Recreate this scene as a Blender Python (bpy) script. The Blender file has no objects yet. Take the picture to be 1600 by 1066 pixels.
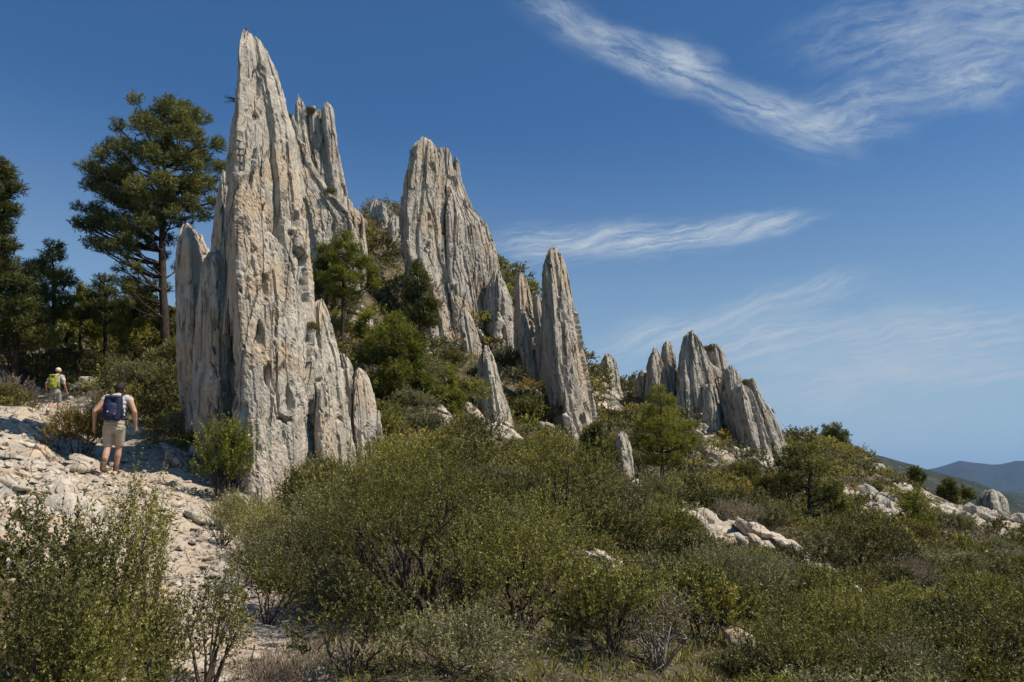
import bpy, math, random
import numpy as np
from mathutils import Vector, Matrix

random.seed(7)
RNG = np.random.default_rng(7)
sc = bpy.context.scene

# ------------------------------------------------------------------ camera
LENS = 28.0
F = 1600 * LENS / 36.0            # focal length in pixels of the 1600 px wide photograph
HORIZON = 770.0
PITCH = math.atan((HORIZON - 533.0) / F)
EYE = np.array([0.0, 0.0, 1.6])
cam_d = bpy.data.cameras.new('camera')
cam = bpy.data.objects.new('camera', cam_d)
sc.collection.objects.link(cam)
cam_d.lens = LENS
cam_d.sensor_width = 36.0
cam_d.clip_start = 0.05
cam_d.clip_end = 60000
cam.location = EYE.tolist()
cam.rotation_euler = (math.radians(90) + PITCH, 0, 0)
sc.camera = cam

# ------------------------------------------------------------------ light
SUN_EL, SUN_ROT = math.radians(55), math.radians(104)
sun_dir = Vector((math.cos(SUN_EL) * math.sin(SUN_ROT), math.cos(SUN_EL) * math.cos(SUN_ROT), math.sin(SUN_EL)))
sun_d = bpy.data.lights.new('sun', 'SUN')
sun_d.energy = 5.0
sun_d.angle = math.radians(0.5)
sun_d.color = (1.0, 0.90, 0.76)
sun = bpy.data.objects.new('sun', sun_d)
sc.collection.objects.link(sun)
sun.location = (20, -10, 40)
sun.rotation_euler = (-sun_dir).to_track_quat('-Z', 'Y').to_euler()

sc.view_settings.view_transform = 'Standard'
sc.view_settings.look = 'None'
sc.view_settings.exposure = 0.2
sc.view_settings.gamma = 1.0
sc.view_settings.use_curve_mapping = False
sc.render.engine = 'CYCLES'
sc.cycles.use_denoising = True
sc.cycles.max_bounces = 6
sc.cycles.diffuse_bounces = 1
sc.cycles.glossy_bounces = 2
sc.cycles.transmission_bounces = 3
sc.cycles.volume_bounces = 0
sc.cycles.transparent_max_bounces = 8
sc.cycles.use_adaptive_sampling = True
sc.cycles.adaptive_threshold = 0.02


def ray(px, py):
    """direction through a pixel of the 1600x1066 photograph, scaled to y = 1"""
    a, b = (px - 800.0) / F, (533.0 - py) / F
    c, s = math.cos(PITCH), math.sin(PITCH)
    d = np.array([a, c - b * s, s + b * c])
    return d / d[1]


def at(px, py, Y):
    return EYE + ray(px, py) * Y


# ------------------------------------------------------------------ node helpers
def N(nt, typ, **kw):
    n = nt.nodes.new(typ)
    for k, v in kw.items():
        if k in n.bl_rna.properties:
            setattr(n, k, v)
        else:
            n.inputs[k].default_value = v
    return n


def math_n(nt, op, a, b=None, clamp=False):
    n = nt.nodes.new('ShaderNodeMath')
    n.operation = op
    n.use_clamp = clamp
    for i, v in enumerate((a, b)):
        if v is None:
            continue
        if isinstance(v, (int, float)):
            n.inputs[i].default_value = v
        else:
            nt.links.new(v, n.inputs[i])
    return n.outputs[0]


def mix_c(nt, fac, a, b, blend='MIX'):
    n = nt.nodes.new('ShaderNodeMix')
    n.data_type = 'RGBA'
    n.blend_type = blend
    for sock, v in ((n.inputs[0], fac), (n.inputs[6], a), (n.inputs[7], b)):
        if isinstance(v, (int, float)):
            sock.default_value = v
        elif isinstance(v, tuple):
            sock.default_value = (*v, 1.0) if len(v) == 3 else v
        else:
            nt.links.new(v, sock)
    return n.outputs[2]


def ramp(nt, src, lo, hi, a=0.0, b=1.0, smooth=True):
    n = nt.nodes.new('ShaderNodeMapRange')
    n.interpolation_type = 'SMOOTHSTEP' if smooth else 'LINEAR'
    n.inputs['From Min'].default_value = lo
    n.inputs['From Max'].default_value = hi
    n.inputs['To Min'].default_value = a
    n.inputs['To Max'].default_value = b
    nt.links.new(src, n.inputs['Value'])
    return n.outputs['Result']


def noise_n(nt, vec, scale, detail=6, rough=0.55, dist=0.0, stretch=None):
    if stretch is not None:
        m = nt.nodes.new('ShaderNodeMapping')
        m.inputs['Scale'].default_value = stretch
        nt.links.new(vec, m.inputs['Vector'])
        vec = m.outputs[0]
    n = nt.nodes.new('ShaderNodeTexNoise')
    n.inputs['Scale'].default_value = scale
    n.inputs['Detail'].default_value = detail
    n.inputs['Roughness'].default_value = rough
    n.inputs['Distortion'].default_value = dist
    nt.links.new(vec, n.inputs['Vector'])
    return n.outputs['Fac']


# ------------------------------------------------------------------ sky with cirrus
world = bpy.data.worlds.new('World')
sc.world = world
world.use_nodes = True
wt = world.node_tree
wt.nodes.clear()
w_out = wt.nodes.new('ShaderNodeOutputWorld')
w_bg = wt.nodes.new('ShaderNodeBackground')
sky = wt.nodes.new('ShaderNodeTexSky')
sky.sky_type = 'NISHITA'
sky.sun_disc = False
sky.sun_elevation = SUN_EL
sky.sun_rotation = SUN_ROT
sky.altitude = 500
sky.air_density = 1.0
sky.dust_density = 1.0
sky.ozone_density = 3.0
w_bg.inputs['Strength'].default_value = 0.070
wt.links.new(w_bg.outputs[0], w_out.inputs[0])
tc = wt.nodes.new('ShaderNodeTexCoord')
# direction divided by its northward part: a plane of the sky dome ahead, straight streaks stay straight
sep = wt.nodes.new('ShaderNodeSeparateXYZ')
wt.links.new(tc.outputs['Generated'], sep.inputs[0])
yy = math_n(wt, 'MAXIMUM', sep.outputs[1], 0.05)
comb = wt.nodes.new('ShaderNodeCombineXYZ')
wt.links.new(math_n(wt, 'DIVIDE', sep.outputs[0], yy), comb.inputs[0])
wt.links.new(math_n(wt, 'DIVIDE', sep.outputs[2], yy), comb.inputs[1])
P2 = comb.outputs[0]
# wispy warp
wn = wt.nodes.new('ShaderNodeTexNoise')
wn.inputs['Scale'].default_value = 7.0
wn.inputs['Detail'].default_value = 6
wn.inputs['Roughness'].default_value = 0.6
wt.links.new(P2, wn.inputs['Vector'])
wv = wt.nodes.new('ShaderNodeVectorMath'); wv.operation = 'SUBTRACT'
wt.links.new(wn.outputs['Color'], wv.inputs[0]); wv.inputs[1].default_value = (0.5, 0.5, 0.5)
ws = wt.nodes.new('ShaderNodeVectorMath'); ws.operation = 'SCALE'
wt.links.new(wv.outputs[0], ws.inputs[0]); ws.inputs['Scale'].default_value = 0.05
wa = wt.nodes.new('ShaderNodeVectorMath'); wa.operation = 'ADD'
wt.links.new(P2, wa.inputs[0]); wt.links.new(ws.outputs[0], wa.inputs[1])
PW = wa.outputs[0]


def streak(x0, y0, x1, y1, half, strength, fs=7.0, fy=0.24):
    """one cloud bank between two points of the sky: an ellipse in the warped plane"""
    a, b = ray(x0, y0), ray(x1, y1)
    cx, cy = (a[0] + b[0]) / 2, (a[2] + b[2]) / 2
    L = math.hypot(b[0] - a[0], b[2] - a[2]) / 2
    ang = math.atan2(b[2] - a[2], b[0] - a[0])
    m = wt.nodes.new('ShaderNodeMapping')
    m.vector_type = 'TEXTURE'
    m.inputs['Location'].default_value = (cx, cy, 0)
    m.inputs['Rotation'].default_value = (0, 0, ang)
    m.inputs['Scale'].default_value = (L, half / F, 1)
    wt.links.new(PW, m.inputs['Vector'])
    ln = wt.nodes.new('ShaderNodeVectorMath'); ln.operation = 'LENGTH'
    wt.links.new(m.outputs[0], ln.inputs[0])
    r = ramp(wt, ln.outputs['Value'], 0.0, 1.45, strength, 0.0)
    # fibres along the streak
    m2 = wt.nodes.new('ShaderNodeMapping')
    m2.vector_type = 'TEXTURE'
    m2.inputs['Rotation'].default_value = (0, 0, ang + 0.12)
    m2.inputs['Scale'].default_value = (1.0, fy, 1)
    wt.links.new(PW, m2.inputs['Vector'])
    f = noise_n(wt, m2.outputs[0], fs, 9, 0.70, 0.35)
    return math_n(wt, 'MULTIPLY', r, ramp(wt, f, 0.33, 0.74, 0.08, 1.15))


banks = [
    (800, -40, 960, 90, 45, 0.5), (880, 30, 1120, 140, 40, 0.9), (1020, 70, 1130, 120, 40, 0.75),
    (1080, 120, 1330, 230, 45, 0.85), (1200, 190, 1420, 200, 34, 0.8), (1180, 170, 1460, 150, 38, 0.6),
    (1380, 130, 1640, 90, 75, 0.75), (1240, 80, 1620, 10, 80, 0.5), (1480, -10, 1700, 40, 110, 0.6),
    (770, 385, 980, 375, 34, 1.0), (860, 378, 1190, 356, 30, 1.0), (1080, 366, 1280, 342, 22, 0.9),
    (900, 555, 1180, 490, 34, 0.8), (1100, 505, 1350, 435, 26, 0.75), (1040, 550, 1380, 512, 36, 0.9),
    (1290, 535, 1640, 505, 46, 0.8), (1180, 582, 1580, 562, 24, 0.85), (1190, 614, 1500, 586, 20, 0.9),
    (1400, 596, 1680, 578, 24, 0.75), (1200, 640, 1400, 618, 18, 0.65), (950, 610, 1700, 560, 130, 0.45),
]
tot = None
for bk in banks:
    s_ = streak(*bk, *((11.0, 0.10) if bk[1] > 300 else (10.0, 0.26)))
    tot = s_ if tot is None else math_n(wt, 'ADD', tot, math_n(wt, 'MULTIPLY', s_, math_n(wt, 'SUBTRACT', 1.0, tot)), clamp=True)
cl = math_n(wt, 'MULTIPLY', math_n(wt, 'MULTIPLY', tot, 1.15, True), ramp(wt, sep.outputs[1], 0.05, 0.3))
grade = mix_c(wt, 1.0, sky.outputs[0], (0.52, 0.93, 1.24), 'MULTIPLY')
# the air near the horizon is paler
nrmz = wt.nodes.new('ShaderNodeVectorMath'); nrmz.operation = 'NORMALIZE'
wt.links.new(tc.outputs['Generated'], nrmz.inputs[0])
sepz = wt.nodes.new('ShaderNodeSeparateXYZ'); wt.links.new(nrmz.outputs[0], sepz.inputs[0])
grade = mix_c(wt, ramp(wt, sepz.outputs[2], -0.08, 0.46, 0.95, 0.0), grade, (5.2, 7.0, 7.8))
skyc = mix_c(wt, cl, grade, (6.0, 7.0, 7.9))
wt.links.new(skyc, w_bg.inputs['Color'])


# ------------------------------------------------------------------ noise in numpy
_perm = np.random.default_rng(11).permutation(256)
_perm = np.concatenate([_perm, _perm, _perm])
_grad = np.random.default_rng(12).normal(size=(256, 3))
_grad /= np.linalg.norm(_grad, axis=1)[:, None]


def perlin(p):
    p = np.asarray(p, dtype=np.float64)
    i = np.floor(p).astype(np.int64)
    f = p - i
    i &= 255
    u = f * f * f * (f * (f * 6 - 15) + 10)
    res = np.zeros(len(p))
    for dx in (0, 1):
        wx = u[:, 0] if dx else 1 - u[:, 0]
        for dy in (0, 1):
            wy = u[:, 1] if dy else 1 - u[:, 1]
            for dz in (0, 1):
                wz = u[:, 2] if dz else 1 - u[:, 2]
                h = _perm[_perm[_perm[(i[:, 0] + dx) & 255] + ((i[:, 1] + dy) & 255)] + ((i[:, 2] + dz) & 255)]
                g = _grad[h]
                res += wx * wy * wz * (g[:, 0] * (f[:, 0] - dx) + g[:, 1] * (f[:, 1] - dy) + g[:, 2] * (f[:, 2] - dz))
    return res * 1.5


def fbm(p, oct=4, gain=0.5, lac=2.03):
    r, a, s = np.zeros(len(p)), 1.0, 1.0
    for k in range(oct):
        r += a * perlin(p * s + 17.3 * k)
        a *= gain
        s *= lac
    return r


def ridged(p, oct=3):
    r, a, s = np.zeros(len(p)), 1.0, 1.0
    for k in range(oct):
        r += a * (1 - 2 * np.abs(perlin(p * s + 9.1 * k)))
        a *= 0.5
        s *= 2.1
    return r


def worley(p):
    """F1, F2 distances and a cell number"""
    p = np.asarray(p)
    i = np.floor(p).astype(np.int64)
    f1 = np.full(len(p), 9.0); f2 = np.full(len(p), 9.0); cid = np.zeros(len(p), dtype=np.int64)
    for dx in (-1, 0, 1):
        for dy in (-1, 0, 1):
            for dz in (-1, 0, 1):
                c = i + (dx, dy, dz)
                h = _perm[_perm[_perm[c[:, 0] & 255] + (c[:, 1] & 255)] + (c[:, 2] & 255)]
                o = np.stack([_perm[h], _perm[h + 1], _perm[h + 2]], 1) / 255.0
                d = np.linalg.norm(c + o - p, axis=1)
                m = d < f1
                f2 = np.where(m, f1, np.minimum(f2, d))
                cid = np.where(m, h, cid)
                f1 = np.where(m, d, f1)
    return f1, f2, cid


def sstep(a, b, x):
    t = np.clip((x - a) / (b - a), 0, 1)
    return t * t * (3 - 2 * t)


# ------------------------------------------------------------------ object helpers
def link(o, parent=None):
    sc.collection.objects.link(o)
    if parent is not None:
        o.parent = parent
    return o


def tag(o, label=None, cat=None, group=None, kind=None):
    for k, v in (('label', label), ('category', cat), ('group', group), ('kind', kind)):
        if v:
            o[k] = v
    return o


def empty(name, loc=(0, 0, 0), label=None, cat=None, group=None, rz=0.0):
    o = bpy.data.objects.new(name, None)
    o.empty_display_size = 0.3
    o.location = tuple(float(v) for v in loc)
    o.rotation_euler = (0, 0, rz)
    link(o)
    return tag(o, label, cat, group)


def mesh_data(name, V, Fc, mat, attrs=None, smooth=False):
    """V (n,3); Fc (m,k) array of k-gons; attrs: name -> per-vertex floats"""
    V = np.asarray(V, dtype=np.float32)
    Fc = np.asarray(Fc, dtype=np.int32)
    m, k = Fc.shape
    me = bpy.data.meshes.new(name)
    me.vertices.add(len(V))
    me.vertices.foreach_set('co', V.ravel())
    me.loops.add(m * k)
    me.loops.foreach_set('vertex_index', Fc.ravel())
    me.polygons.add(m)
    me.polygons.foreach_set('loop_start', np.arange(m, dtype=np.int32) * k)
    me.polygons.foreach_set('loop_total', np.full(m, k, dtype=np.int32))
    me.polygons.foreach_set('use_smooth', np.full(m, smooth, dtype=bool))
    if attrs:
        for an, av in attrs.items():
            at_ = me.attributes.new(an, 'FLOAT', 'POINT')
            at_.data.foreach_set('value', np.asarray(av, dtype=np.float32))
    me.materials.append(mat)
    me.update(calc_edges=True)
    return me


def mesh_obj(name, V, Fc, mat, parent=None, attrs=None, smooth=False):
    return link(bpy.data.objects.new(name, mesh_data(name, V, Fc, mat, attrs, smooth)), parent)


class Tubes:
    """collects tapered tubes of quads"""
    def __init__(self):
        self.V, self.F, self.n = [], [], 0

    def add(self, pts, radii, sides=6):
        pts = np.asarray(pts, dtype=float)
        k = len(pts)
        radii = np.asarray(radii, dtype=float)
        t = np.gradient(pts, axis=0)
        t /= np.linalg.norm(t, axis=1)[:, None] + 1e-9
        ref = np.array([0.31, 0.95, 0.05]) if abs(t[0, 2]) > 0.5 else np.array([0.0, 0.0, 1.0])
        a = np.cross(t, ref); a /= np.linalg.norm(a, axis=1)[:, None] + 1e-9
        b = np.cross(t, a)
        th = np.linspace(0, 2 * math.pi, sides, endpoint=False)
        ring = (a[:, None, :] * np.cos(th)[None, :, None] + b[:, None, :] * np.sin(th)[None, :, None]) * radii[:, None, None]
        V = (pts[:, None, :] + ring).reshape(-1, 3)
        i = np.arange(k - 1)[:, None] * sides
        j = np.arange(sides)[None, :]
        j2 = (j + 1) % sides
        Fq = np.stack([i + j, i + j2, i + sides + j2, i + sides + j], -1).reshape(-1, 4) + self.n
        self.V.append(V); self.F.append(Fq); self.n += len(V)

    def arrays(self):
        return np.concatenate(self.V), np.concatenate(self.F)


# ------------------------------------------------------------------ materials
def new_mat(name, rough=0.9, spec=0.25):
    m = bpy.data.materials.new(name)
    m.use_nodes = True
    nt = m.node_tree
    b = nt.nodes['Principled BSDF']
    b.inputs['Roughness'].default_value = rough
    b.inputs['Specular IOR Level'].default_value = spec
    return m, nt, b


def rock_nodes(nt, scale=1.0, warm=0.5, bright=1.0):
    """pale weathered limestone: colour and height for bump"""
    g = nt.nodes.new('ShaderNodeNewGeometry')
    pos = g.outputs['Position']
    big = noise_n(nt, pos, 0.9 * scale, 4, 0.6, 0.3)
    strk = noise_n(nt, pos, 3.4 * scale, 6, 0.66, 0.2, stretch=(1.0, 1.0, 0.36))
    fine = noise_n(nt, pos, 22 * scale, 5, 0.72, stretch=(1.0, 1.0, 0.6))
    spots = noise_n(nt, pos, 7.5 * scale, 6, 0.72, 0.2, stretch=(1, 1, 0.4))
    grey = (0.36 * bright, 0.325 * bright, 0.275 * bright)
    pale = (0.56 * bright, 0.495 * bright, 0.40 * bright)
    tan = (0.52 * bright, 0.385 * bright, 0.25 * bright)
    c = mix_c(nt, ramp(nt, strk, 0.36, 0.60), grey, pale)
    c = mix_c(nt, ramp(nt, big, 0.55 - 0.16 * warm, 0.74 - 0.12 * warm, 0, 0.8), c, tan)
    stain = noise_n(nt, pos, 1.3 * scale, 5, 0.6, 0.5, stretch=(1.0, 1.0, 0.25))
    c = mix_c(nt, ramp(nt, stain, 0.58, 0.72, 0, 0.55), c, (0.17, 0.155, 0.135))
    c = mix_c(nt, ramp(nt, stain, 0.36, 0.27, 0, 0.6), c, (0.42, 0.25, 0.13))
    c = mix_c(nt, ramp(nt, spots, 0.62, 0.69, 0, 0.65), c, (0.12, 0.105, 0.085))
    c = mix_c(nt, ramp(nt, fine, 0.32, 0.48, 0.3, 0.0), c, (0.20, 0.175, 0.145))
    c = mix_c(nt, ramp(nt, spots, 0.36, 0.28, 0, 0.5), c, (0.64, 0.59, 0.50))
    mp = nt.nodes.new('ShaderNodeMapping'); mp.inputs['Scale'].default_value = (1.0, 1.0, 0.13)
    mp.inputs['Rotation'].default_value = (0.0, 0.10, 0.0)
    nt.links.new(pos, mp.inputs['Vector'])
    vo = nt.nodes.new('ShaderNodeTexVoronoi'); vo.feature = 'DISTANCE_TO_EDGE'
    vo.inputs['Scale'].default_value = 1.9 * scale
    nt.links.new(mp.outputs[0], vo.inputs['Vector'])
    crack = ramp(nt, vo.outputs['Distance'], 0.0, 0.035, 1.0, 0.0)
    crack = math_n(nt, 'MULTIPLY', crack, ramp(nt, big, 0.38, 0.55))
    c = mix_c(nt, math_n(nt, 'MULTIPLY', crack, 0.6), c, (0.10, 0.085, 0.07))
    h = math_n(nt, 'ADD', math_n(nt, 'MULTIPLY', strk, 0.7), math_n(nt, 'MULTIPLY', fine, 0.5))
    h = math_n(nt, 'ADD', h, math_n(nt, 'MULTIPLY', ramp(nt, spots, 0.56, 0.70), -0.5))
    h = math_n(nt, 'SUBTRACT', h, math_n(nt, 'MULTIPLY', crack, 0.9))
    return c, h, pos


def rock_mat(name, scale=1.0, warm=0.5, bright=1.0, bump=0.12):
    m, nt, b = new_mat(name, 0.93, 0.15)
    c, h, _ = rock_nodes(nt, scale, warm, bright)
    nt.links.new(c, b.inputs['Base Color'])
    bp = nt.nodes.new('ShaderNodeBump')
    bp.inputs['Strength'].default_value = 0.85
    bp.inputs['Distance'].default_value = bump
    nt.links.new(h, bp.inputs['Height'])
    nt.links.new(bp.outputs[0], b.inputs['Normal'])
    return m


M_ROCK = rock_mat('limestone', 1.0, 0.6, 1.03, 0.10)
M_ROCK_MID = rock_mat('limestone_far', 0.6, 0.5, 1.0, 0.2)
M_ROCK_GREY = rock_mat('limestone_grey', 0.6, 0.05, 0.95, 0.2)
M_STONE = rock_mat('stone_pale', 1.6, 0.6, 1.06, 0.04)
M_STONE_FAR = rock_mat('stone_grey', 1.0, 0.0, 1.12, 0.12)


def leaf_mat(name, dark, mid, light, trans=0.35):
    """leaf colour runs from dark old leaves to lighter young tips by the tint stored on each leaf"""
    m, nt, b = new_mat(name, 0.55, 0.3)
    a = nt.nodes.new('ShaderNodeAttribute'); a.attribute_name = 'tint'
    oi = nt.nodes.new('ShaderNodeObjectInfo')
    t = math_n(nt, 'ADD', a.outputs['Fac'], math_n(nt, 'MULTIPLY', math_n(nt, 'SUBTRACT', oi.outputs['Random'], 0.5), 0.3), clamp=True)
    c = mix_c(nt, ramp(nt, t, 0.0, 0.55, smooth=False), dark, mid)
    c = mix_c(nt, ramp(nt, t, 0.55, 1.0, smooth=False), c, light)
    tr = nt.nodes.new('ShaderNodeBsdfTranslucent')
    nt.links.new(c, b.inputs['Base Color'])
    nt.links.new(mix_c(nt, 1.0, c, (1.15, 1.02, 0.55), 'MULTIPLY'), tr.inputs['Color'])
    mx = nt.nodes.new('ShaderNodeMixShader')
    mx.inputs[0].default_value = trans
    nt.links.new(b.outputs[0], mx.inputs[1]); nt.links.new(tr.outputs[0], mx.inputs[2])
    nt.links.new(mx.outputs[0], nt.nodes['Material Output'].inputs['Surface'])
    return m


M_PINE = leaf_mat('pine_needles', (0.030, 0.038, 0.012), (0.112, 0.124, 0.032), (0.26, 0.25, 0.065), 0.3)
M_PINE_SOFT = leaf_mat('soft_pine_needles', (0.055, 0.068, 0.014), (0.175, 0.188, 0.032), (0.32, 0.32, 0.06), 0.42)
M_JUN = leaf_mat('juniper_leaves', (0.042, 0.048, 0.014), (0.202, 0.202, 0.047), (0.50, 0.44, 0.118), 0.33)
M_ROSE = leaf_mat('rosemary_leaves', (0.062, 0.064, 0.034), (0.205, 0.200, 0.094), (0.42, 0.385, 0.205), 0.28)
M_OAK = leaf_mat('kermes_oak_leaves', (0.030, 0.034, 0.012), (0.122, 0.122, 0.034), (0.36, 0.285, 0.078), 0.22)
M_YEL = leaf_mat('yellow_leaves', (0.095, 0.08, 0.025), (0.28, 0.215, 0.05), (0.54, 0.39, 0.085), 0.35)
M_LIME = leaf_mat('fresh_leaves', (0.044, 0.061, 0.011), (0.171, 0.198, 0.029), (0.418, 0.407, 0.066), 0.45)
M_DRY = leaf_mat('dry_twigs', (0.100, 0.075, 0.050), (0.240, 0.195, 0.140), (0.440, 0.370, 0.270), 0.1)


def plain(name, col, rough=0.85, var=0.25, scale=8.0, spec=0.2, bump=0.0, stretch=None):
    m, nt, b = new_mat(name, rough, spec)
    g = nt.nodes.new('ShaderNodeTexCoord')
    n = noise_n(nt, g.outputs['Object'], scale, 6, 0.6, stretch=stretch)
    lo = tuple(v * (1 - var) for v in col); hi = tuple(min(1, v * (1 + var)) for v in col)
    nt.links.new(mix_c(nt, ramp(nt, n, 0.3, 0.7), lo, hi), b.inputs['Base Color'])
    if bump:
        bp = nt.nodes.new('ShaderNodeBump'); bp.inputs['Distance'].default_value = bump
        nt.links.new(n, bp.inputs['Height']); nt.links.new(bp.outputs[0], b.inputs['Normal'])
    return m


M_BARK = plain('bark', (0.055, 0.042, 0.032), 0.95, 0.5, 12, 0.1, 0.02, (1, 1, 0.3))
M_STEM = plain('stem_bark', (0.085, 0.065, 0.05), 0.95, 0.5, 20, 0.1)
M_GREYSTEM = plain('grey_dead_wood', (0.26, 0.23, 0.2), 0.95, 0.35, 20, 0.1)

# ------------------------------------------------------------------ terrain
CTRL = [  # photograph pixel and distance of points where bare ground is (or would be) seen
    (400, 1060, 6.9), (0, 1066, 6.0), (800, 1066, 6.6), (200, 1000, 7.6), (600, 1000, 7.8),
    (340, 900, 9.8), (260, 800, 13.0), (175, 733, 16.0), (130, 700, 19.5), (82, 647, 28.0), (50, 640, 29.0),
    (0, 860, 9.5), (0, 760, 12.5), (0, 690, 16.5), (0, 640, 22.0), (60, 720, 15.5),
    (-200, 760, 12.0), (-200, 620, 22.0), (-250, 520, 40),
    (0, 560, 38), (100, 545, 42), (200, 590, 31), (60, 515, 52), (160, 505, 58), (250, 520, 44), (-100, 480, 60),
    (240, 690, 19.0), (300, 690, 19), (330, 770, 15.0), (390, 785, 16.0), (480, 750, 17.5), (550, 735, 18.5), (590, 705, 20),
    (330, 620, 26), (420, 560, 30), (450, 460, 34), (530, 500, 30), (560, 440, 36), (600, 370, 50), (560, 350, 52),
    (500, 380, 44), (440, 380, 46), (620, 330, 60),
    (700, 640, 25), (620, 600, 27), (680, 545, 37), (640, 530, 38), (730, 510, 38), (765, 476, 41), (660, 470, 44), (650, 700, 20.5), (770, 675, 29),
    (795, 462, 48), (810, 440, 58), (800, 560, 38), (850, 640, 33), (920, 700, 31), (870, 760, 22), (760, 760, 18.5),
    (600, 800, 14.5), (500, 860, 11.5), (800, 860, 12.5), (700, 940, 9.2), (1000, 1000, 9.0),
    (940, 600, 58), (960, 632, 52), (1005, 612, 60), (1000, 645, 50), (1060, 625, 62), (1000, 720, 35), (1080, 690, 46), (1100, 740, 38), (1180, 760, 38),
    (1230, 740, 48), (1060, 800, 25), (1160, 845, 21.5), (1000, 850, 18), (1250, 880, 19.5), (1100, 930, 13.5),
    (1240, 697, 60), (1290, 710, 62), (1330, 738, 62), (1370, 753, 60), (1420, 768, 60), (1500, 798, 60), (1600, 844, 60),
    (1300, 790, 38), (1370, 810, 40), (1400, 900, 23), (1330, 950, 16.5), (1480, 830, 46), (1560, 850, 46), (1600, 930, 26),
    (1240, 1066, 8.8), (1450, 1066, 10.5), (1600, 1066, 12.5), (1750, 1000, 19), (1800, 900, 40), (1900, 1100, 14),
]
pts = [at(a, b, Y) for a, b, Y in CTRL]
pts += [np.array(q, dtype=float) for q in [
    (0, 0, 0), (-6, 0, 0.6), (6, 0, -1.1), (0, -8, -1.3), (-12, -8, 0.6), (12, -8, -3.5), (-30, 0, 6), (35, 0, -12),
    (-60, 30, 18), (60, 40, -14), (-60, -20, 8), (60, -20, -22),
    # behind the skyline the hill falls away
    (-40, 84, 8), (-25, 88, 9), (-12, 90, 13), (0, 88, 9), (12, 88, -1), (22, 88, -6), (35, 88, -12), (55, 80, -18), (80, 60, -22),
    (-60, 90, 6), (0, 120, -10), (-50, 130, -10), (40, 120, -24), (80, 110, -34), (-90, 60, 14), (-90, 120, -5), (95, 0, -30), (95, 90, -34)]]
CP = np.array(pts)


def tps(r2):
    return np.where(r2 > 0, 0.5 * r2 * np.log(np.maximum(r2, 1e-12)), 0.0)


def _warp(x, y):
    """near ground needs finer fitting than far ground: fit in a compressed plane"""
    s = 1.0 / (1.0 + np.maximum(y + 10, 0) / 14.0)
    return x * s * 3, np.log1p(np.maximum(y + 12, 0.1) / 6.0) * 9


_cx, _cy = _warp(CP[:, 0], CP[:, 1])
_n = len(CP)
_A = np.zeros((_n + 3, _n + 3))
_A[:_n, :_n] = tps((_cx[:, None] - _cx) ** 2 + (_cy[:, None] - _cy) ** 2) + np.eye(_n) * 0.6
_A[:_n, _n] = 1; _A[:_n, _n + 1] = _cx; _A[:_n, _n + 2] = _cy
_A[_n:, :_n] = _A[:_n, _n:].T
_w = np.linalg.solve(_A, np.concatenate([CP[:, 2], np.zeros(3)]))


def ground0(x, y):
    x = np.atleast_1d(np.asarray(x, dtype=float)); y = np.atleast_1d(np.asarray(y, dtype=float))
    out = np.empty(len(x))
    for s in range(0, len(x), 20000):
        a, b = _warp(x[s:s + 20000], y[s:s + 20000])
        k = tps((a[:, None] - _cx) ** 2 + (b[:, None] - _cy) ** 2)
        out[s:s + 20000] = k @ _w[:_n] + _w[_n] + _w[_n + 1] * a + _w[_n + 2] * b
    return out


# the footpath, as ground positions
PATH = np.array([at(a, b, Y)[:2] for a, b, Y in [
    (470, 1300, 4.2), (410, 1060, 6.9), (365, 960, 8.6), (300, 870, 10.6), (265, 800, 13.0), (215, 750, 15.4), (180, 733, 16.6),
    (150, 700, 19.3), (110, 672, 23), (80, 650, 28), (45, 640, 31), (-40, 625, 34)]])
PATHW = np.array([0.5, 0.45, 0.5, 0.75, 1.05, 1.2, 1.0, 0.8, 0.85, 1.0, 1.1, 1.0])


def path_dist(x, y):
    """distance to the path's edge (negative inside)"""
    best = np.full(len(x), 99.0)
    for k in range(len(PATH) - 1):
        a, b = PATH[k], PATH[k + 1]
        d = b - a
        t = np.clip(((x - a[0]) * d[0] + (y - a[1]) * d[1]) / (d @ d), 0, 1)
        r = np.hypot(x - a[0] - t * d[0], y - a[1] - t * d[1]) - (PATHW[k] * (1 - t) + PATHW[k + 1] * t)
        best = np.minimum(best, r)
    return best


# bare rocky patches: (px, py, distance, radius m)
BARE = [(20, 720, 15, 3.2), (0, 800, 11, 2.6), (80, 770, 13.5, 2.0), (230, 800, 12.5, 1.6), (150, 830, 11.5, 1.7), (0, 660, 19, 3.0), (250, 860, 10.8, 1.3),
        (60, 640, 28, 1.6), (-60, 700, 15, 3), (95, 555, 40, 1.6), (70, 530, 46, 1.2),
        (1160, 842, 21.5, 1.1), (1080, 838, 22, 1.0), (1280, 900, 17.5, 1.0), (1230, 870, 20, 1.0), (940, 905, 12.5, 0.7), (1110, 705, 44, 1.5), (1170, 745, 40, 1.2),
        (1380, 815, 41, 2.0), (1350, 745, 56, 1.8), (1475, 808, 52, 2.4), (1535, 835, 50, 3.2), (1590, 850, 52, 2.6), (1430, 850, 33, .8),
        (860, 600, 36, 1.5), (600, 470, 32, 1.2), (950, 650, 44, 1.8), (680, 660, 24, 0.8)]
BAREP = np.array([(*at(a, b, Y)[:2], r) for a, b, Y, r in BARE])


def bare_mask(x, y):
    m = np.zeros(len(x))
    for bx, by, r in BAREP:
        m = np.maximum(m, 1 - sstep(0.55, 1.25, np.hypot(x - bx, (y - by) * 0.75) / r))
    return m


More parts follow.
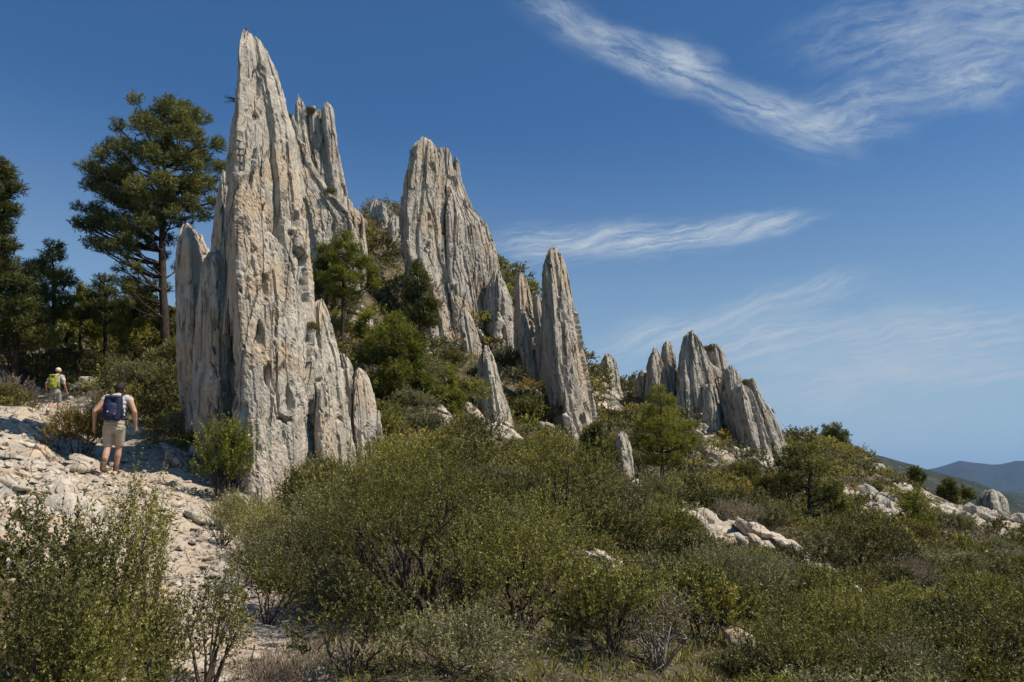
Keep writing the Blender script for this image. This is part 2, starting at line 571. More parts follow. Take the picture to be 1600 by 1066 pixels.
def ground_z(x, y, fine=True):
    x = np.atleast_1d(np.asarray(x, dtype=float)); y = np.atleast_1d(np.asarray(y, dtype=float))
    z = ground0(x, y)
    p = np.stack([x, y, np.zeros_like(x)], 1)
    z = z + 0.32 * fbm(p * 0.22 + 4, 3) * sstep(6, 30, np.hypot(x, y))
    if fine:
        pd = path_dist(x, y)
        on = 1 - sstep(-0.1, 0.5, pd)
        z = z - 0.10 * on
        bm = bare_mask(x, y)
        z = z + (0.05 + 0.05 * bm) * fbm(p * 1.7, 4)
        # tilted ledges on bare rock
        f1, f2, cid = worley(np.stack([(x * 0.8 + y * 0.5) * 0.9, (y * 0.8 - x * 0.5) * 2.3, 0 * x], 1) + 0.35 * fbm(p * 1.1, 2)[:, None])
        led = ((cid % 17) / 17.0 - 0.4) * 0.34 + 0.13 * sstep(0.0, 0.25, f2 - f1)
        z = z + bm * led * (1 - 0.8 * on)
        f1, f2, cid = worley(p * 5.5)
        z = z + (0.6 * on + 0.7 * bm) * 0.035 * (((cid % 7) / 7.0) + sstep(0, 0.3, f2 - f1) - 1.0)
    return z


def hit(px, py, y0=3.0, y1=110.0):
    """where the line of sight through a photograph pixel meets the ground"""
    Y = np.geomspace(y0, y1, 900)
    d = ray(px, py)
    g = ground_z(EYE[0] + d[0] * Y, Y, False)
    below = (EYE[2] + d[2] * Y) < g
    k = np.argmax(below) if below.any() else len(Y) - 1
    return EYE + d * Y[k]


def on_ground(px, Y, fine=True):
    """ground point at distance Y in the direction of a photograph column"""
    x = EYE[0] + (px - 800.0) / F / math.cos(PITCH) * Y
    z = ground_z(x, Y, fine)[0]
    for _ in range(4):       # the column direction changes slightly with height
        py = 533 + F * math.tan(PITCH - math.atan2(z - EYE[2], Y))
        x = EYE[0] + ray(px, py)[0] * Y
        z = ground_z(x, Y, fine)[0]
    return np.array([x, Y, z])


NR, NC = 400, 330
gy = -9 + np.concatenate([np.linspace(0, 12, 30)[:-1], 12 + np.geomspace(0.9, 150, NR - 29) - 0.9])
gu = np.linspace(-1.25, 1.25, NC)
GY, GU = np.meshgrid(gy, gu, indexing='ij')
GX = GU * (GY + 22)
fx, fy = GX.ravel(), GY.ravel()
fz = ground_z(fx, fy)
idx = np.arange(len(gy) * NC).reshape(len(gy), NC)
quads = np.stack([idx[:-1, :-1], idx[:-1, 1:], idx[1:, 1:], idx[1:, :-1]], -1).reshape(-1, 4)
pdv = 1 - sstep(-0.15, 0.45, path_dist(fx, fy) + 0.25 * fbm(np.stack([fx, fy, 0 * fx], 1) * 1.3, 3))

m_g, nt, b = new_mat('hillside_ground', 0.95, 0.1)
rc, rh, pos = rock_nodes(nt, 1.6, 0.6, 1.0)
ap = nt.nodes.new('ShaderNodeAttribute'); ap.attribute_name = 'path'
ab = nt.nodes.new('ShaderNodeAttribute'); ab.attribute_name = 'bare'
n1 = noise_n(nt, pos, 1.3, 7, 0.65)
n2 = noise_n(nt, pos, 9.0, 6, 0.7)
n3 = noise_n(nt, pos, 30.0, 4, 0.7)
soil = mix_c(nt, ramp(nt, n1, 0.35, 0.65), (0.075, 0.062, 0.036), (0.16, 0.13, 0.085))
soil = mix_c(nt, ramp(nt, n2, 0.55, 0.66), soil, (0.30, 0.26, 0.2))
dirt = mix_c(nt, ramp(nt, n2, 0.35, 0.62), (0.40, 0.31, 0.22), (0.56, 0.475, 0.37))
dirt = mix_c(nt, ramp(nt, n3, 0.56, 0.64), dirt, (0.62, 0.56, 0.47))
dirt = mix_c(nt, ramp(nt, n3, 0.40, 0.32), dirt, (0.22, 0.16, 0.11))
base = mix_c(nt, math_n(nt, 'MULTIPLY', ap.outputs['Fac'], ramp(nt, n1, 0.2, 0.5, 0.75, 1.0)), soil, dirt)
bm_ = math_n(nt, 'MULTIPLY', ab.outputs['Fac'], ramp(nt, n1, 0.3, 0.45))
base = mix_c(nt, bm_, base, rc)
nt.links.new(base, b.inputs['Base Color'])
bp = nt.nodes.new('ShaderNodeBump'); bp.inputs['Distance'].default_value = 0.06; bp.inputs['Strength'].default_value = 0.9
hh = math_n(nt, 'ADD', math_n(nt, 'MULTIPLY', n2, 0.8), math_n(nt, 'MULTIPLY', n3, 0.35))
nt.links.new(math_n(nt, 'ADD', hh, math_n(nt, 'MULTIPLY', rh, 0.5)), bp.inputs['Height'])
nt.links.new(bp.outputs[0], b.inputs['Normal'])
M_GROUND = m_g
hill = mesh_obj('hillside_ground', np.stack([fx, fy, fz], 1), quads, m_g, None,
                {'path': pdv, 'bare': bare_mask(fx, fy) * (1 - 0.55 * pdv)}, True)
tag(hill, kind='structure')

# ------------------------------------------------------------------ rock fins and spires
SECT = {  # cross sections seen from above: x to the right, y away from the camera
    'arete': [(-1.0, 0.5), (-0.86, -0.15), (-0.50, -1.05), (-0.38, -1.05), (0.25, -0.50), (0.9, 0.15), (1.0, 0.7), (0.5, 1.1), (-0.6, 1.0)],
    'slab': [(-1.0, 0.35), (-0.70, -0.6), (0.0, -1.05), (0.55, -0.75), (1.0, -0.1), (0.85, 0.8), (0.1, 1.0), (-0.8, 0.9)],
    'lee': [(-1.0, 0.7), (-0.85, 0.0), (-0.1, -0.75), (0.55, -1.1), (0.85, -0.9), (1.0, -0.2), (0.8, 0.9), (0.0, 1.1), (-0.8, 1.0)],
    'wall': [(-1.0, 0.0), (-0.8, -1.0), (-0.1, -0.8), (0.5, -0.25), (1.0, 0.35), (0.95, 0.95), (0.0, 1.15), (-0.9, 0.9)],
}


def section(kind, n):
    P = np.array(SECT[kind])
    k = len(P)
    # subdivide and round a little (Chaikin)
    for _ in range(2):
        Q = np.empty((len(P) * 2, 2))
        Pn = np.roll(P, -1, 0)
        Q[0::2] = P * 0.80 + Pn * 0.20
        Q[1::2] = P * 0.20 + Pn * 0.80
        P = Q
    Pc = np.vstack([P, P[:1]])
    s = np.concatenate([[0], np.cumsum(np.linalg.norm(np.diff(Pc, axis=0), axis=1))])
    # finer sampling on the side that faces the slope below
    ss = np.linspace(0, s[-1], 800); yv = np.interp(ss, s, Pc[:, 1])
    cw = np.concatenate([[0], np.cumsum(np.where(yv[:-1] < 0.35, 1.0, 0.3))])
    t = np.interp(np.linspace(0, cw[-1], n, endpoint=False), cw, ss)
    X = np.interp(t, s, Pc[:, 0]); Yv = np.interp(t, s, Pc[:, 1])
    X = X / np.abs(X).max()
    return X, Yv


def fin(rows, Y, parent, mat, kind='arete', thick=1.0, amp=1.0, seed=0, label=None, dens=1.0, lean=0.0, jag=0.5, shift=0.0):
    rows = np.array(rows, dtype=float)
    hpx = rows[-1, 0] - rows[0, 0]
    wpx = (rows[:, 2] - rows[:, 1]).max()
    n = int(np.clip(wpx * 1.15 * dens, 34, 150)); nz = int(np.clip(hpx * 0.48 * dens, 30, 370))
    # the last row continues into the ground
    t = np.linspace(0, 1, nz) ** 1.0
    py = rows[0, 0] + hpx * t
    xl = np.interp(py, rows[:, 0], rows[:, 1]); xr = np.interp(py, rows[:, 0], rows[:, 2])
    ker = np.array([1, 2, 3, 2, 1.0]); ker /= ker.sum()
    for arr in (xl, xr):
        pad = np.pad(arr, 2, mode='edge')
        sm = np.convolve(pad, ker, 'valid')
        arr[3:-3] = sm[3:-3]
    sx, sy = section(kind, n)
    C = np.array([at((a + c) / 2, q, Y) for a, c, q in zip(xl, xr, py)])
    L = np.array([at(a, q, Y) for a, q in zip(xl, py)])
    hw = np.abs(C[:, 0] - L[:, 0])
    wmax = hw.max()
    hd = thick * (0.55 * hw + 0.45 * wmax * np.sqrt(np.clip(hw / wmax, 0, 1)))
    V = np.zeros((nz, n, 3))
    sxx = sx[None] + shift * t[:, None] * (1 - sx[None] ** 2) * (sy[None] < 0.3)
    V[:, :, 0] = C[:, 0, None] + hw[:, None] * sxx
    V[:, :, 1] = C[:, 1, None] + hd[:, None] * sy[None] + (C[:, 2] - C[-1, 2])[:, None] * lean
    V[:, :, 2] = C[:, 2, None]
    base_z = C[-1, 2]
    # push the foot 1.5 m into the ground
    ext = V[-1:].copy(); ext[..., 2] -= 1.6
    V = np.vstack([V, ext]); nz += 1
    # displacement: outward in plan, following strata that stand on end
    tx = np.roll(V, -1, 1) - np.roll(V, 1, 1)
    nrm = np.stack([tx[..., 1], -tx[..., 0], 0 * tx[..., 0]], -1)
    nrm /= np.linalg.norm(nrm, axis=2)[..., None] + 1e-9
    S = max(wmax, 0.25)
    P = V.reshape(-1, 3) + seed * 13.7
    sc1 = 1.0 / S
    st = np.array([1.0, 1.0, 0.22])
    q = P * sc1 * st
    warp = 0.5 * fbm(P * sc1 * 0.8, 3)
    qw = q + warp[:, None] * np.array([0.5, 0.5, 0.12])
    d = 0.08 + 0.10 * fbm(qw * 0.8 + 5, 3)
    # plates standing on end, following the outline of the fin
    U = np.repeat(np.linspace(0, 1, n, endpoint=False)[None], nz, 0).ravel()
    zz = (P[:, 2]) * sc1
    low = fbm(P * sc1 * np.array([.5, .5, .35]) + 60, 3)
    uv = np.stack([U * 8.0 + 0.28 * low, zz * 0.16 + 0.12 * low, np.full(len(U), seed * 1.7)], 1)
    f1, f2, cid = worley(uv)
    d += ((cid % 13) / 13.0 - 0.5) * 0.36 - 0.26 * (1 - sstep(0.0, 0.04, f2 - f1)) * sstep(-.35, .25, fbm(P * sc1 * .9 + 90, 2))
    uv = np.stack([U * 19 + 0.55 * low, zz * 0.42 + 0.3 * low, np.full(len(U), seed * 2.9 + 5)], 1)
    f1, f2, cid = worley(uv)
    d += ((cid % 11) / 11.0 - 0.5) * 0.07 - 0.07 * (1 - sstep(0.0, 0.04, f2 - f1)) * sstep(.1, .5, fbm(P * sc1 * 1.3 + 33, 2))
    f1, f2, cid = worley(P * sc1 * np.array([4.2, 4.2, 2.2]) + warp[:, None] * 0.8)
    d += ((cid % 7) / 7.0 - 0.5) * 0.05 * sstep(-.2, .3, low)
    d = d * S
    Sc = np.clip(S, .35, 1.5)
    # upright pits and grain of absolute size
    gw = 0.25 * fbm(P * np.array([1.1, 1.1, 0.6]), 2)[:, None]
    d += 0.020 * Sc * fbm(P * np.array([6.0, 6.0, 1.8]) + gw, 4, 0.65)
    pits = sstep(0.38, 0.55, fbm(P * np.array([6.5, 6.5, 2.4]) + 8, 3))
    d -= 0.035 * pits * Sc * sstep(-.3, .3, fbm(P * sc1 * 1.1 + 77, 2))
    big = sstep(0.50, 0.72, fbm(P * sc1 * np.array([1.6, 1.6, .7]) + 48, 3))
    d -= 0.22 * big * S
    d += 0.017 * Sc * fbm(P * np.array([17, 17, 9.0]), 3, 0.7)
    d = d - np.percentile(d, 60 if Y < 25 else 38)
    d = d.reshape(nz, n)
    tt = np.linspace(0, 1, nz)[:, None]
    loc = np.concatenate([np.clip(hw / wmax, 0.12, 1) ** 0.8, [1.0]])[:, None]
    V[..., :2] += nrm[..., :2] * (d * amp * loc)[..., None]
    V[..., 2] += (0.10 * S * fbm(P * sc1 * 1.6 + 40, 3)).reshape(nz, n) * (1 - sstep(0.8, 1, tt))
    # uneven broken top
    jn = (((worley(np.stack([P[:, 0] * sc1 * 3.0, P[:, 1] * sc1 * 3.0, 0 * P[:, 0] + seed], 1))[2] % 9) / 9.0) ** 1.5).reshape(nz, n)
    V[..., 2] -= jag * jn * S * 0.9 * (1 - sstep(0.0, 0.16, tt))
    Vf = V.reshape(-1, 3)
    top = V[0].mean(0) + np.array([0, 0, 0.25 * hw[0] + 0.02])
    Vf = np.vstack([Vf, top[None]])
    i = np.arange(nz - 1)[:, None] * n; j = np.arange(n)[None]; j2 = (j + 1) % n
    Fq = np.stack([i + j, i + n + j, i + n + j2, i + j2], -1).reshape(-1, 4)
    o = bpy.data.objects.new('rock_fin', None)
    me = bpy.data.meshes.new('rock_fin')
    # caps as triangles need a mixed mesh: write quads plus degenerate-free fan
    jj = np.arange(n); tri = np.stack([jj, (jj + 1) % n, np.full(n, nz * n)], 1)
    loops = np.concatenate([Fq.ravel(), tri[:, [1, 2, 0]].ravel()]).astype(np.int32)
    tot_ = np.concatenate([np.full(len(Fq), 4), np.full(n, 3)]).astype(np.int32)
    start = np.concatenate([[0], np.cumsum(tot_)[:-1]]).astype(np.int32)
    org = np.array([C[-1, 0], Y, base_z]) if parent is None else np.array(parent.location)
    Vf = Vf - org
    me.vertices.add(len(Vf)); me.vertices.foreach_set('co', Vf.astype(np.float32).ravel())
    me.loops.add(len(loops)); me.loops.foreach_set('vertex_index', loops)
    me.polygons.add(len(tot_)); me.polygons.foreach_set('loop_start', start); me.polygons.foreach_set('loop_total', tot_)
    me.polygons.foreach_set('use_smooth', np.zeros(len(tot_), dtype=bool))
    me.materials.append(mat)
    me.update(calc_edges=True)
    bpy.data.objects.remove(o)
    o = link(bpy.data.objects.new('rock_fin', me), parent)
    if parent is None:
        o.location = org.tolist()
    if label:
        o['label'] = label
    return o


def formation(name, px, py, Y, label, fins, mat, group=None, cat='rock'):
    e = empty(name, at(px, py, Y), label, cat, group)
    for k, f in enumerate(fins):
        rows, fy_, kw = f
        fin(rows, fy_, e, kw.pop('mat', mat), seed=len(label) + k * 3, **kw)
    return e


formation('rock_spire', 430, 770, 17, 'tallest pale limestone spire with a rounded tip, standing beside the footpath', [
    ([(58, 388, 402), (63, 382, 410), (72, 379, 415), (94, 375, 425), (130, 374, 435), (165, 373, 442), (200, 371, 449), (260, 368, 456),
      (320, 366, 464), (400, 361, 474), (470, 361, 480), (560, 363, 484), (620, 366, 483), (735, 372, 483), (800, 378, 484)], 17.0,
     dict(kind='arete', thick=1.3, jag=.1, shift=.35)),
    ([(168, 370, 380), (185, 363, 386), (250, 355, 386), (300, 352, 384), (340, 351, 384), (395, 353, 381), (415, 355, 378)], 17.35, dict(kind='slab', thick=0.9)),
    ([(466, 492, 504), (478, 486, 511), (500, 482, 517), (540, 480, 526), (580, 484, 534), (620, 490, 541), (700, 493, 553), (770, 495, 556)], 18.1,
     dict(kind='arete', thick=1.2)),
    ([(602, 499, 506), (620, 495, 510), (660, 492, 514), (700, 491, 517), (770, 492, 521)], 17.45, dict(kind='slab', thick=1.0)),
    ([(553, 528, 540), (570, 528, 549), (600, 530, 555), (680, 530, 560), (730, 530, 560)], 18.8, dict(kind='slab', thick=1.0)),
    ([(640, 383, 400), (690, 376, 420), (740, 376, 436), (800, 380, 450)], 16.5, dict(kind='arete', thick=0.8)),
], M_ROCK)

formation('rock_slab', 310, 690, 18.5, 'shaded grey upright slabs leaning against the left side of the tallest spire', [
    ([(268, 346, 354), (285, 340, 358), (340, 330, 361), (400, 322, 366), (500, 322, 370), (620, 330, 376), (730, 335, 382)], 18.4, dict(kind='lee', thick=1.2)),
    ([(352, 286, 300), (368, 277, 308), (400, 271, 314), (500, 270, 318), (600, 275, 326), (660, 280, 335), (730, 288, 345)], 18.9, dict(kind='lee', thick=1.2)),
    ([(366, 300, 316), (380, 296, 326), (430, 294, 342), (600, 296, 348), (730, 300, 350)], 20.2, dict(kind='lee', thick=.8)),
    ([(392, 324, 342), (410, 316, 351), (470, 308, 358), (540, 300, 362), (610, 296, 365), (660, 300, 368), (730, 308, 373)], 18.0, dict(kind='lee', thick=1.1)),
], M_ROCK)

formation('rock_wall', 500, 420, 33, 'high pale rock wall with three narrow pinnacles behind the tallest spire', [
    ([(163, 438, 450), (180, 434, 458), (215, 432, 471), (260, 432, 488), (300, 434, 512), (340, 436, 548), (380, 436, 558), (450, 440, 562), (560, 440, 562)], 33.0,
     dict(kind='wall', thick=0.6, dens=1.6)),
    ([(150, 465, 471), (162, 461, 475), (200, 460, 479), (260, 458, 490), (330, 460, 502), (420, 462, 520)], 34.6, dict(kind='slab', thick=1.2, dens=1.5)),
    ([(172, 482, 498), (185, 476, 504), (230, 476, 511), (300, 480, 526), (420, 480, 545)], 35.2, dict(kind='slab', thick=1.0, dens=1.5)),
    ([(160, 508, 514), (170, 503, 519), (200, 503, 523), (232, 507, 527), (270, 511, 533), (310, 514, 541), (420, 516, 548)], 34.8, dict(kind='slab', thick=1.1, dens=1.5)),
    ([(312, 530, 548), (325, 525, 556), (345, 520, 569), (400, 518, 572), (470, 510, 566), (560, 505, 566)], 35.0, dict(kind='slab', thick=0.8, dens=1.5)),
], M_ROCK_MID)

formation('rock_spire', 570, 705, 18.6, 'small pointed grey rock fin at the right foot of the tallest spire', [
    ([(574, 560, 567), (582, 555, 573), (600, 550, 580), (630, 548, 587), (670, 549, 592), (730, 552, 597)], 18.9, dict(kind='arete', thick=1.1)),
], M_ROCK)

formation('rock_tower', 700, 530, 38, 'broad ridge-topped limestone tower, second tallest, in the middle distance', [
    ([(221, 660, 680), (228, 650, 688), (240, 643, 691), (265, 638, 692), (300, 630, 690), (340, 627, 688), (400, 627, 692), (440, 636, 699), (480, 648, 706), (530, 664, 717), (600, 680, 728)], 37.0,
     dict(kind='arete', thick=1.3, dens=1.5)),
    ([(236, 688, 708), (245, 686, 714), (280, 684, 719), (320, 682, 733), (345, 682, 752), (360, 682, 761), (390, 684, 771), (430, 690, 779), (480, 695, 786), (560, 700, 796)], 39.5,
     dict(kind='wall', thick=0.9, dens=1.5, jag=1.0)),
    ([(300, 700, 722), (330, 700, 742), (352, 704, 758), (400, 706, 770), (450, 706, 778), (530, 706, 784)], 38.9, dict(kind='wall', thick=.7, dens=1.4, jag=1.0)),
    ([(425, 772, 781), (445, 765, 788), (470, 760, 796), (540, 758, 805)], 38.2, dict(kind='slab', dens=1.2)),
    ([(300, 700, 712), (340, 694, 726), (420, 692, 735), (480, 700, 745), (540, 705, 750)], 37.6, dict(kind='arete', thick=0.8, dens=1.3)),
], M_ROCK_MID)

formation('rock_tower', 610, 420, 54, 'dark shaded rock lump behind the left edge of the broad ridge-topped tower', [
    ([(314, 586, 600), (325, 580, 610), (360, 577, 618), (420, 582, 632), (470, 582, 640)], 52, dict(kind='slab')),
    ([(336, 612, 624), (350, 606, 628), (400, 602, 636), (470, 600, 640)], 50, dict(kind='slab')),
], M_ROCK_MID)

formation('rock_spire', 735, 540, 35.5, 'little slanting rock fin at the right foot of the broad ridge-topped tower', [
    ([(480, 723, 730), (492, 719, 736), (510, 719, 743), (535, 722, 750), (575, 726, 756)], 35.5, dict(kind='arete')),
], M_ROCK_MID)

formation('rock_spire', 778, 675, 29, 'short pointed rock spire in the scrub, left of the tall leaning blade', [
    ([(539, 756, 763), (546, 752, 768), (560, 749, 774), (590, 747, 782), (630, 747, 793), (670, 751, 803), (720, 756, 810)], 29.5, dict(kind='arete', thick=1.1)),
    ([(560, 757, 766), (600, 760, 776), (660, 766, 785), (720, 770, 790)], 28.9, dict(kind='slab', thick=1.0)),
], M_ROCK_MID)

formation('rock_spire', 835, 640, 36, 'slim jagged spire pressed against the left of the tall leaning blade', [
    ([(424, 810, 817), (432, 807, 822), (450, 805, 827), (480, 804, 833), (520, 804, 844), (560, 806, 853), (620, 815, 863), (700, 830, 878)], 36, dict(kind='arete', thick=1.1, dens=1.3)),
    ([(462, 836, 845), (480, 834, 850), (540, 838, 860), (620, 846, 872), (700, 855, 885)], 35.2, dict(kind='slab', dens=1.2)),
], M_ROCK_MID)

formation('rock_spire', 905, 690, 32, 'tall leaning rock blade with a mauve-grey tip, in the centre of the ridge', [
    ([(388, 863, 871), (393, 856, 877), (402, 851, 881), (420, 849, 886), (470, 849, 896), (530, 851, 908), (590, 855, 918), (640, 862, 927), (690, 874, 938), (750, 884, 948)], 32.0,
     dict(kind='arete', thick=1.5, dens=1.5)),
], M_ROCK_MID)

formation('rock_spire', 962, 630, 54, 'small lone spire with a blunt top on the skyline right of the leaning blade', [
    ([(553, 946, 954), (560, 943, 960), (575, 942, 965), (600, 944, 968), (620, 949, 975), (670, 955, 984)], 54, dict(kind='arete')),
], M_ROCK_GREY)

formation('rock_spire', 1030, 660, 51, 'two slender twin spires at the left end of the grey ridge-end cluster', [
    ([(577, 1001, 1007), (585, 997, 1012), (640, 996, 1020), (690, 998, 1024)], 52, dict(kind='slab', dens=1.2)),
    ([(544, 1019, 1026), (552, 1014, 1031), (580, 1010, 1038), (610, 1009, 1045), (650, 1011, 1052), (710, 1015, 1060)], 50.5, dict(kind='arete', dens=1.5)),
    ([(533, 1040, 1047), (540, 1036, 1052), (560, 1035, 1057), (600, 1040, 1062), (640, 1050, 1068), (700, 1054, 1074)], 51.2, dict(kind='arete', dens=1.5)),
], M_ROCK_GREY)

formation('rock_tower', 1100, 690, 50, 'steep grey multi-finned rock tower forming the middle of the ridge-end cluster', [
    ([(516, 1076, 1085), (522, 1072, 1092), (540, 1068, 1101), (570, 1065, 1113), (610, 1064, 1124), (650, 1072, 1134), (690, 1084, 1142), (750, 1090, 1150)], 50.0,
     dict(kind='arete', thick=0.9, dens=1.8)),
    ([(538, 1108, 1121), (550, 1103, 1128), (580, 1104, 1135), (650, 1110, 1145), (720, 1116, 1150)], 51.5, dict(kind='slab', dens=1.4)),
    ([(560, 1063, 1072), (600, 1058, 1080), (660, 1058, 1090), (720, 1062, 1095)], 49.5, dict(kind='slab', dens=1.3)),
    ([(556, 1094, 1112), (600, 1076, 1150), (650, 1070, 1186), (700, 1078, 1212), (760, 1080, 1228)], 51.0, dict(kind='wall', thick=.35, dens=1.2, jag=1.0)),
    ([(600, 1100, 1112), (640, 1096, 1122), (700, 1100, 1128), (740, 1102, 1130)], 48.9, dict(kind='slab', dens=1.3)),
], M_ROCK_GREY)

formation('rock_tower', 1190, 740, 48, 'stepped grey rock fins sloping down at the right end of the ridge-end cluster', [
    ([(571, 1138, 1149), (580, 1132, 1157), (610, 1130, 1164), (660, 1134, 1173), (700, 1146, 1186), (780, 1162, 1200)], 49.0, dict(kind='arete', dens=1.6)),
    ([(597, 1152, 1163), (610, 1149, 1172), (650, 1151, 1187), (690, 1160, 1201), (735, 1176, 1211), (800, 1186, 1222)], 47.6, dict(kind='arete', dens=1.6)),
    ([(590, 1166, 1177), (620, 1168, 1190), (660, 1176, 1210), (700, 1188, 1224), (780, 1196, 1236)], 49.6, dict(kind='slab', dens=1.4)),
    ([(621, 1184, 1192), (640, 1184, 1205), (680, 1190, 1225), (720, 1196, 1237), (780, 1200, 1244)], 50.2, dict(kind='wall', dens=1.4)),
], M_ROCK_GREY)

formation('rock_spire', 978, 735, 29, 'knee-high pale rock tooth in the scrub left of the bright green pine', [
    ([(673, 969, 975), (682, 965, 981), (700, 963, 987), (750, 968, 994)], 29, dict(kind='arete')),
], M_ROCK_MID)

formation('boulder', 1555, 815, 58, 'dark grey hump-shaped boulder standing on the skyline at the far right', [
    ([(764, 1544, 1553), (770, 1538, 1562), (785, 1532, 1571), (810, 1530, 1578), (850, 1530, 1584)], 58, dict(kind='arete', thick=0.9)),
], M_ROCK_GREY, cat='boulder')

# ------------------------------------------------------------------ far country and haze
def far_sheet():
    ys = np.geomspace(70, 14000, 190)
    us = np.linspace(-2.0, 2.0, 400)
    U, Yg = np.meshgrid(us, ys)
    X = U * Yg
    base = -120 - 60 * sstep(100, 2500, Yg)
    pxs = 800 + U * F * math.cos(PITCH)

    def crest(pairs, wob, seed):
        p = np.array(pairs, dtype=float)
        py = np.interp(pxs, p[:, 0], p[:, 1])
        py = py + wob * fbm(np.stack([U.ravel() * 14, 0 * U.ravel() + seed, 0 * U.ravel()], 1), 4).reshape(U.shape)
        return (HORIZON - py) / F
    H = base + 10 * fbm(np.stack([X.ravel() / 260, Yg.ravel() / 260, 0 * X.ravel()], 1), 4).reshape(U.shape)
    for Y0, wid, pr, wob, sd in [
        (1250, 420, [(-900, 780), (0, 760), (900, 700), (1330, 708), (1370, 716), (1450, 738), (1500, 752), (1600, 796), (1800, 830), (2600, 800)], 3, 1.5),
        (2400, 600, [(-900, 790), (1400, 790), (1500, 765), (1600, 775), (1800, 760), (2600, 790)], 3, 7.5),
        (7000, 1500, [(-1200, 740), (0, 745), (900, 740), (1400, 742), (1446, 733), (1480, 722), (1510, 724), (1535, 728), (1568, 721), (1600, 724), (1700, 735), (1900, 722), (2700, 740)], 3, 3.5)]:
        top = EYE[2] + crest(pr, wob, sd) * Y0
        k = np.exp(-((Yg - Y0) / wid) ** 2)
        p = np.stack([X.ravel() / (wid * 0.55), Yg.ravel() / (wid * 0.55), 0 * X.ravel() + sd], 1)
        nz_ = ridged(p, 4).reshape(U.shape) - 0.9
        H = np.maximum(H, base + (top - base) * k * (1 + 0.10 * nz_ * (1 - k * 0.9)))
    V = np.stack([X, Yg, H], -1).reshape(-1, 3)
    n0, n1 = U.shape
    idx = np.arange(n0 * n1).reshape(n0, n1)
    q = np.stack([idx[:-1, :-1], idx[:-1, 1:], idx[1:, 1:], idx[1:, :-1]], -1).reshape(-1, 4)
    m, nt, b = new_mat('far_scrub_hills', 1.0, 0.05)
    g = nt.nodes.new('ShaderNodeNewGeometry')
    a1 = noise_n(nt, g.outputs['Position'], 0.012, 8, 0.65)
    a2 = noise_n(nt, g.outputs['Position'], 0.07, 7, 0.75)
    c = mix_c(nt, ramp(nt, a1, 0.35, 0.65), (0.025, 0.036, 0.024), (0.055, 0.062, 0.042))
    c = mix_c(nt, ramp(nt, a2, 0.56, 0.66, 0, 0.6), c, (0.22, 0.20, 0.17))
    c = mix_c(nt, ramp(nt, a2, 0.44, 0.36, 0, 0.8), c, (0.02, 0.026, 0.014))
    nt.links.new(c, b.inputs['Base Color'])
    bp = nt.nodes.new('ShaderNodeBump'); bp.inputs['Distance'].default_value = 6.0
    nt.links.new(a2, bp.inputs['Height']); nt.links.new(bp.outputs[0], b.inputs['Normal'])
    tag(mesh_obj('distant_hills', V, q, m, None, None, True), kind='structure')


far_sheet()


def haze_box():
    x, y0, y1, z0, z1 = 33000, -300, 15000, -260, 620
    V = np.array([(sx * x, yy_, zz) for zz in (z0, z1) for yy_ in (y0, y1) for sx in (-1, 1)], dtype=float)
    Fq = np.array([(0, 2, 3, 1), (4, 5, 7, 6), (0, 1, 5, 4), (2, 6, 7, 3), (0, 4, 6, 2), (1, 3, 7, 5)])
    m = bpy.data.materials.new('haze_air'); m.use_nodes = True
    nt = m.node_tree; nt.nodes.clear()
    o = nt.nodes.new('ShaderNodeOutputMaterial'); v = nt.nodes.new('ShaderNodeVolumePrincipled')
    v.inputs['Color'].default_value = (0.28, 0.52, 1.0, 1)
    v.inputs['Density'].default_value = 0.00005
    v.inputs['Anisotropy'].default_value = 0.0
    nt.links.new(v.outputs[0], o.inputs['Volume'])
    tag(mesh_obj('haze', V, Fq, m), kind='stuff')


haze_box()

# ------------------------------------------------------------------ stones
def ico(sub):
    import bmesh
    bm = bmesh.new()
    bmesh.ops.create_icosphere(bm, subdivisions=sub, radius=1.0)
    V = np.array([v.co[:] for v in bm.verts]); Fc = np.array([[v.index for v in f.verts] for f in bm.faces])
    bm.free()
    return V, Fc


def stone_mesh(sub, seed, mat, name='stone', sq=(1, 0.75, 0.5)):
    r = np.random.default_rng(seed)
    V, Fc = ico(sub)
    for _ in range(11):
        n = r.normal(size=3); n /= np.linalg.norm(n)
        lim = r.uniform(0.45, 0.85)
        dd = V @ n
        V = V - np.clip(dd - lim, 0, None)[:, None] * n * 0.96
    V = V * np.array(sq)
    nn = V / (np.linalg.norm(V, axis=1)[:, None] + 1e-6)
    V = V + nn * (0.09 * fbm(V * 2.3 + seed * 3.1, 3) + (0.03 * fbm(V * 8 + seed, 2) if sub > 2 else 0))[:, None]
    if sub > 2:
        f1, f2, _ = worley(V * np.array([1.2, 2.4, 3.0]) + seed)
        V = V - nn * (0.05 * (1 - sstep(0, 0.10, f2 - f1)))[:, None]
    return mesh_data(name, V, Fc, mat, None, sub > 2)


STONES = [stone_mesh(3, 100 + k, M_STONE, sq=s) for k, s in enumerate([(1, .72, .45), (1, .6, .36), (1, .8, .6), (.9, .8, .3), (1, .5, .42), (1, .9, .5), (1, .55, .28)])]
SLABS_FAR = [stone_mesh(4, 300 + k, M_STONE_FAR, 'outcrop', s) for k, s in enumerate([(1, .4, .34), (1, .32, .42), (1, .5, .3), (1, .3, .26), (.9, .5, .55)])]
SLABS = [stone_mesh(4, 200 + k, M_STONE, 'outcrop', s) for k, s in enumerate([(1, .5, .36), (1, .42, .5), (1, .65, .42), (1, .36, .3), (.9, .6, .7)])]


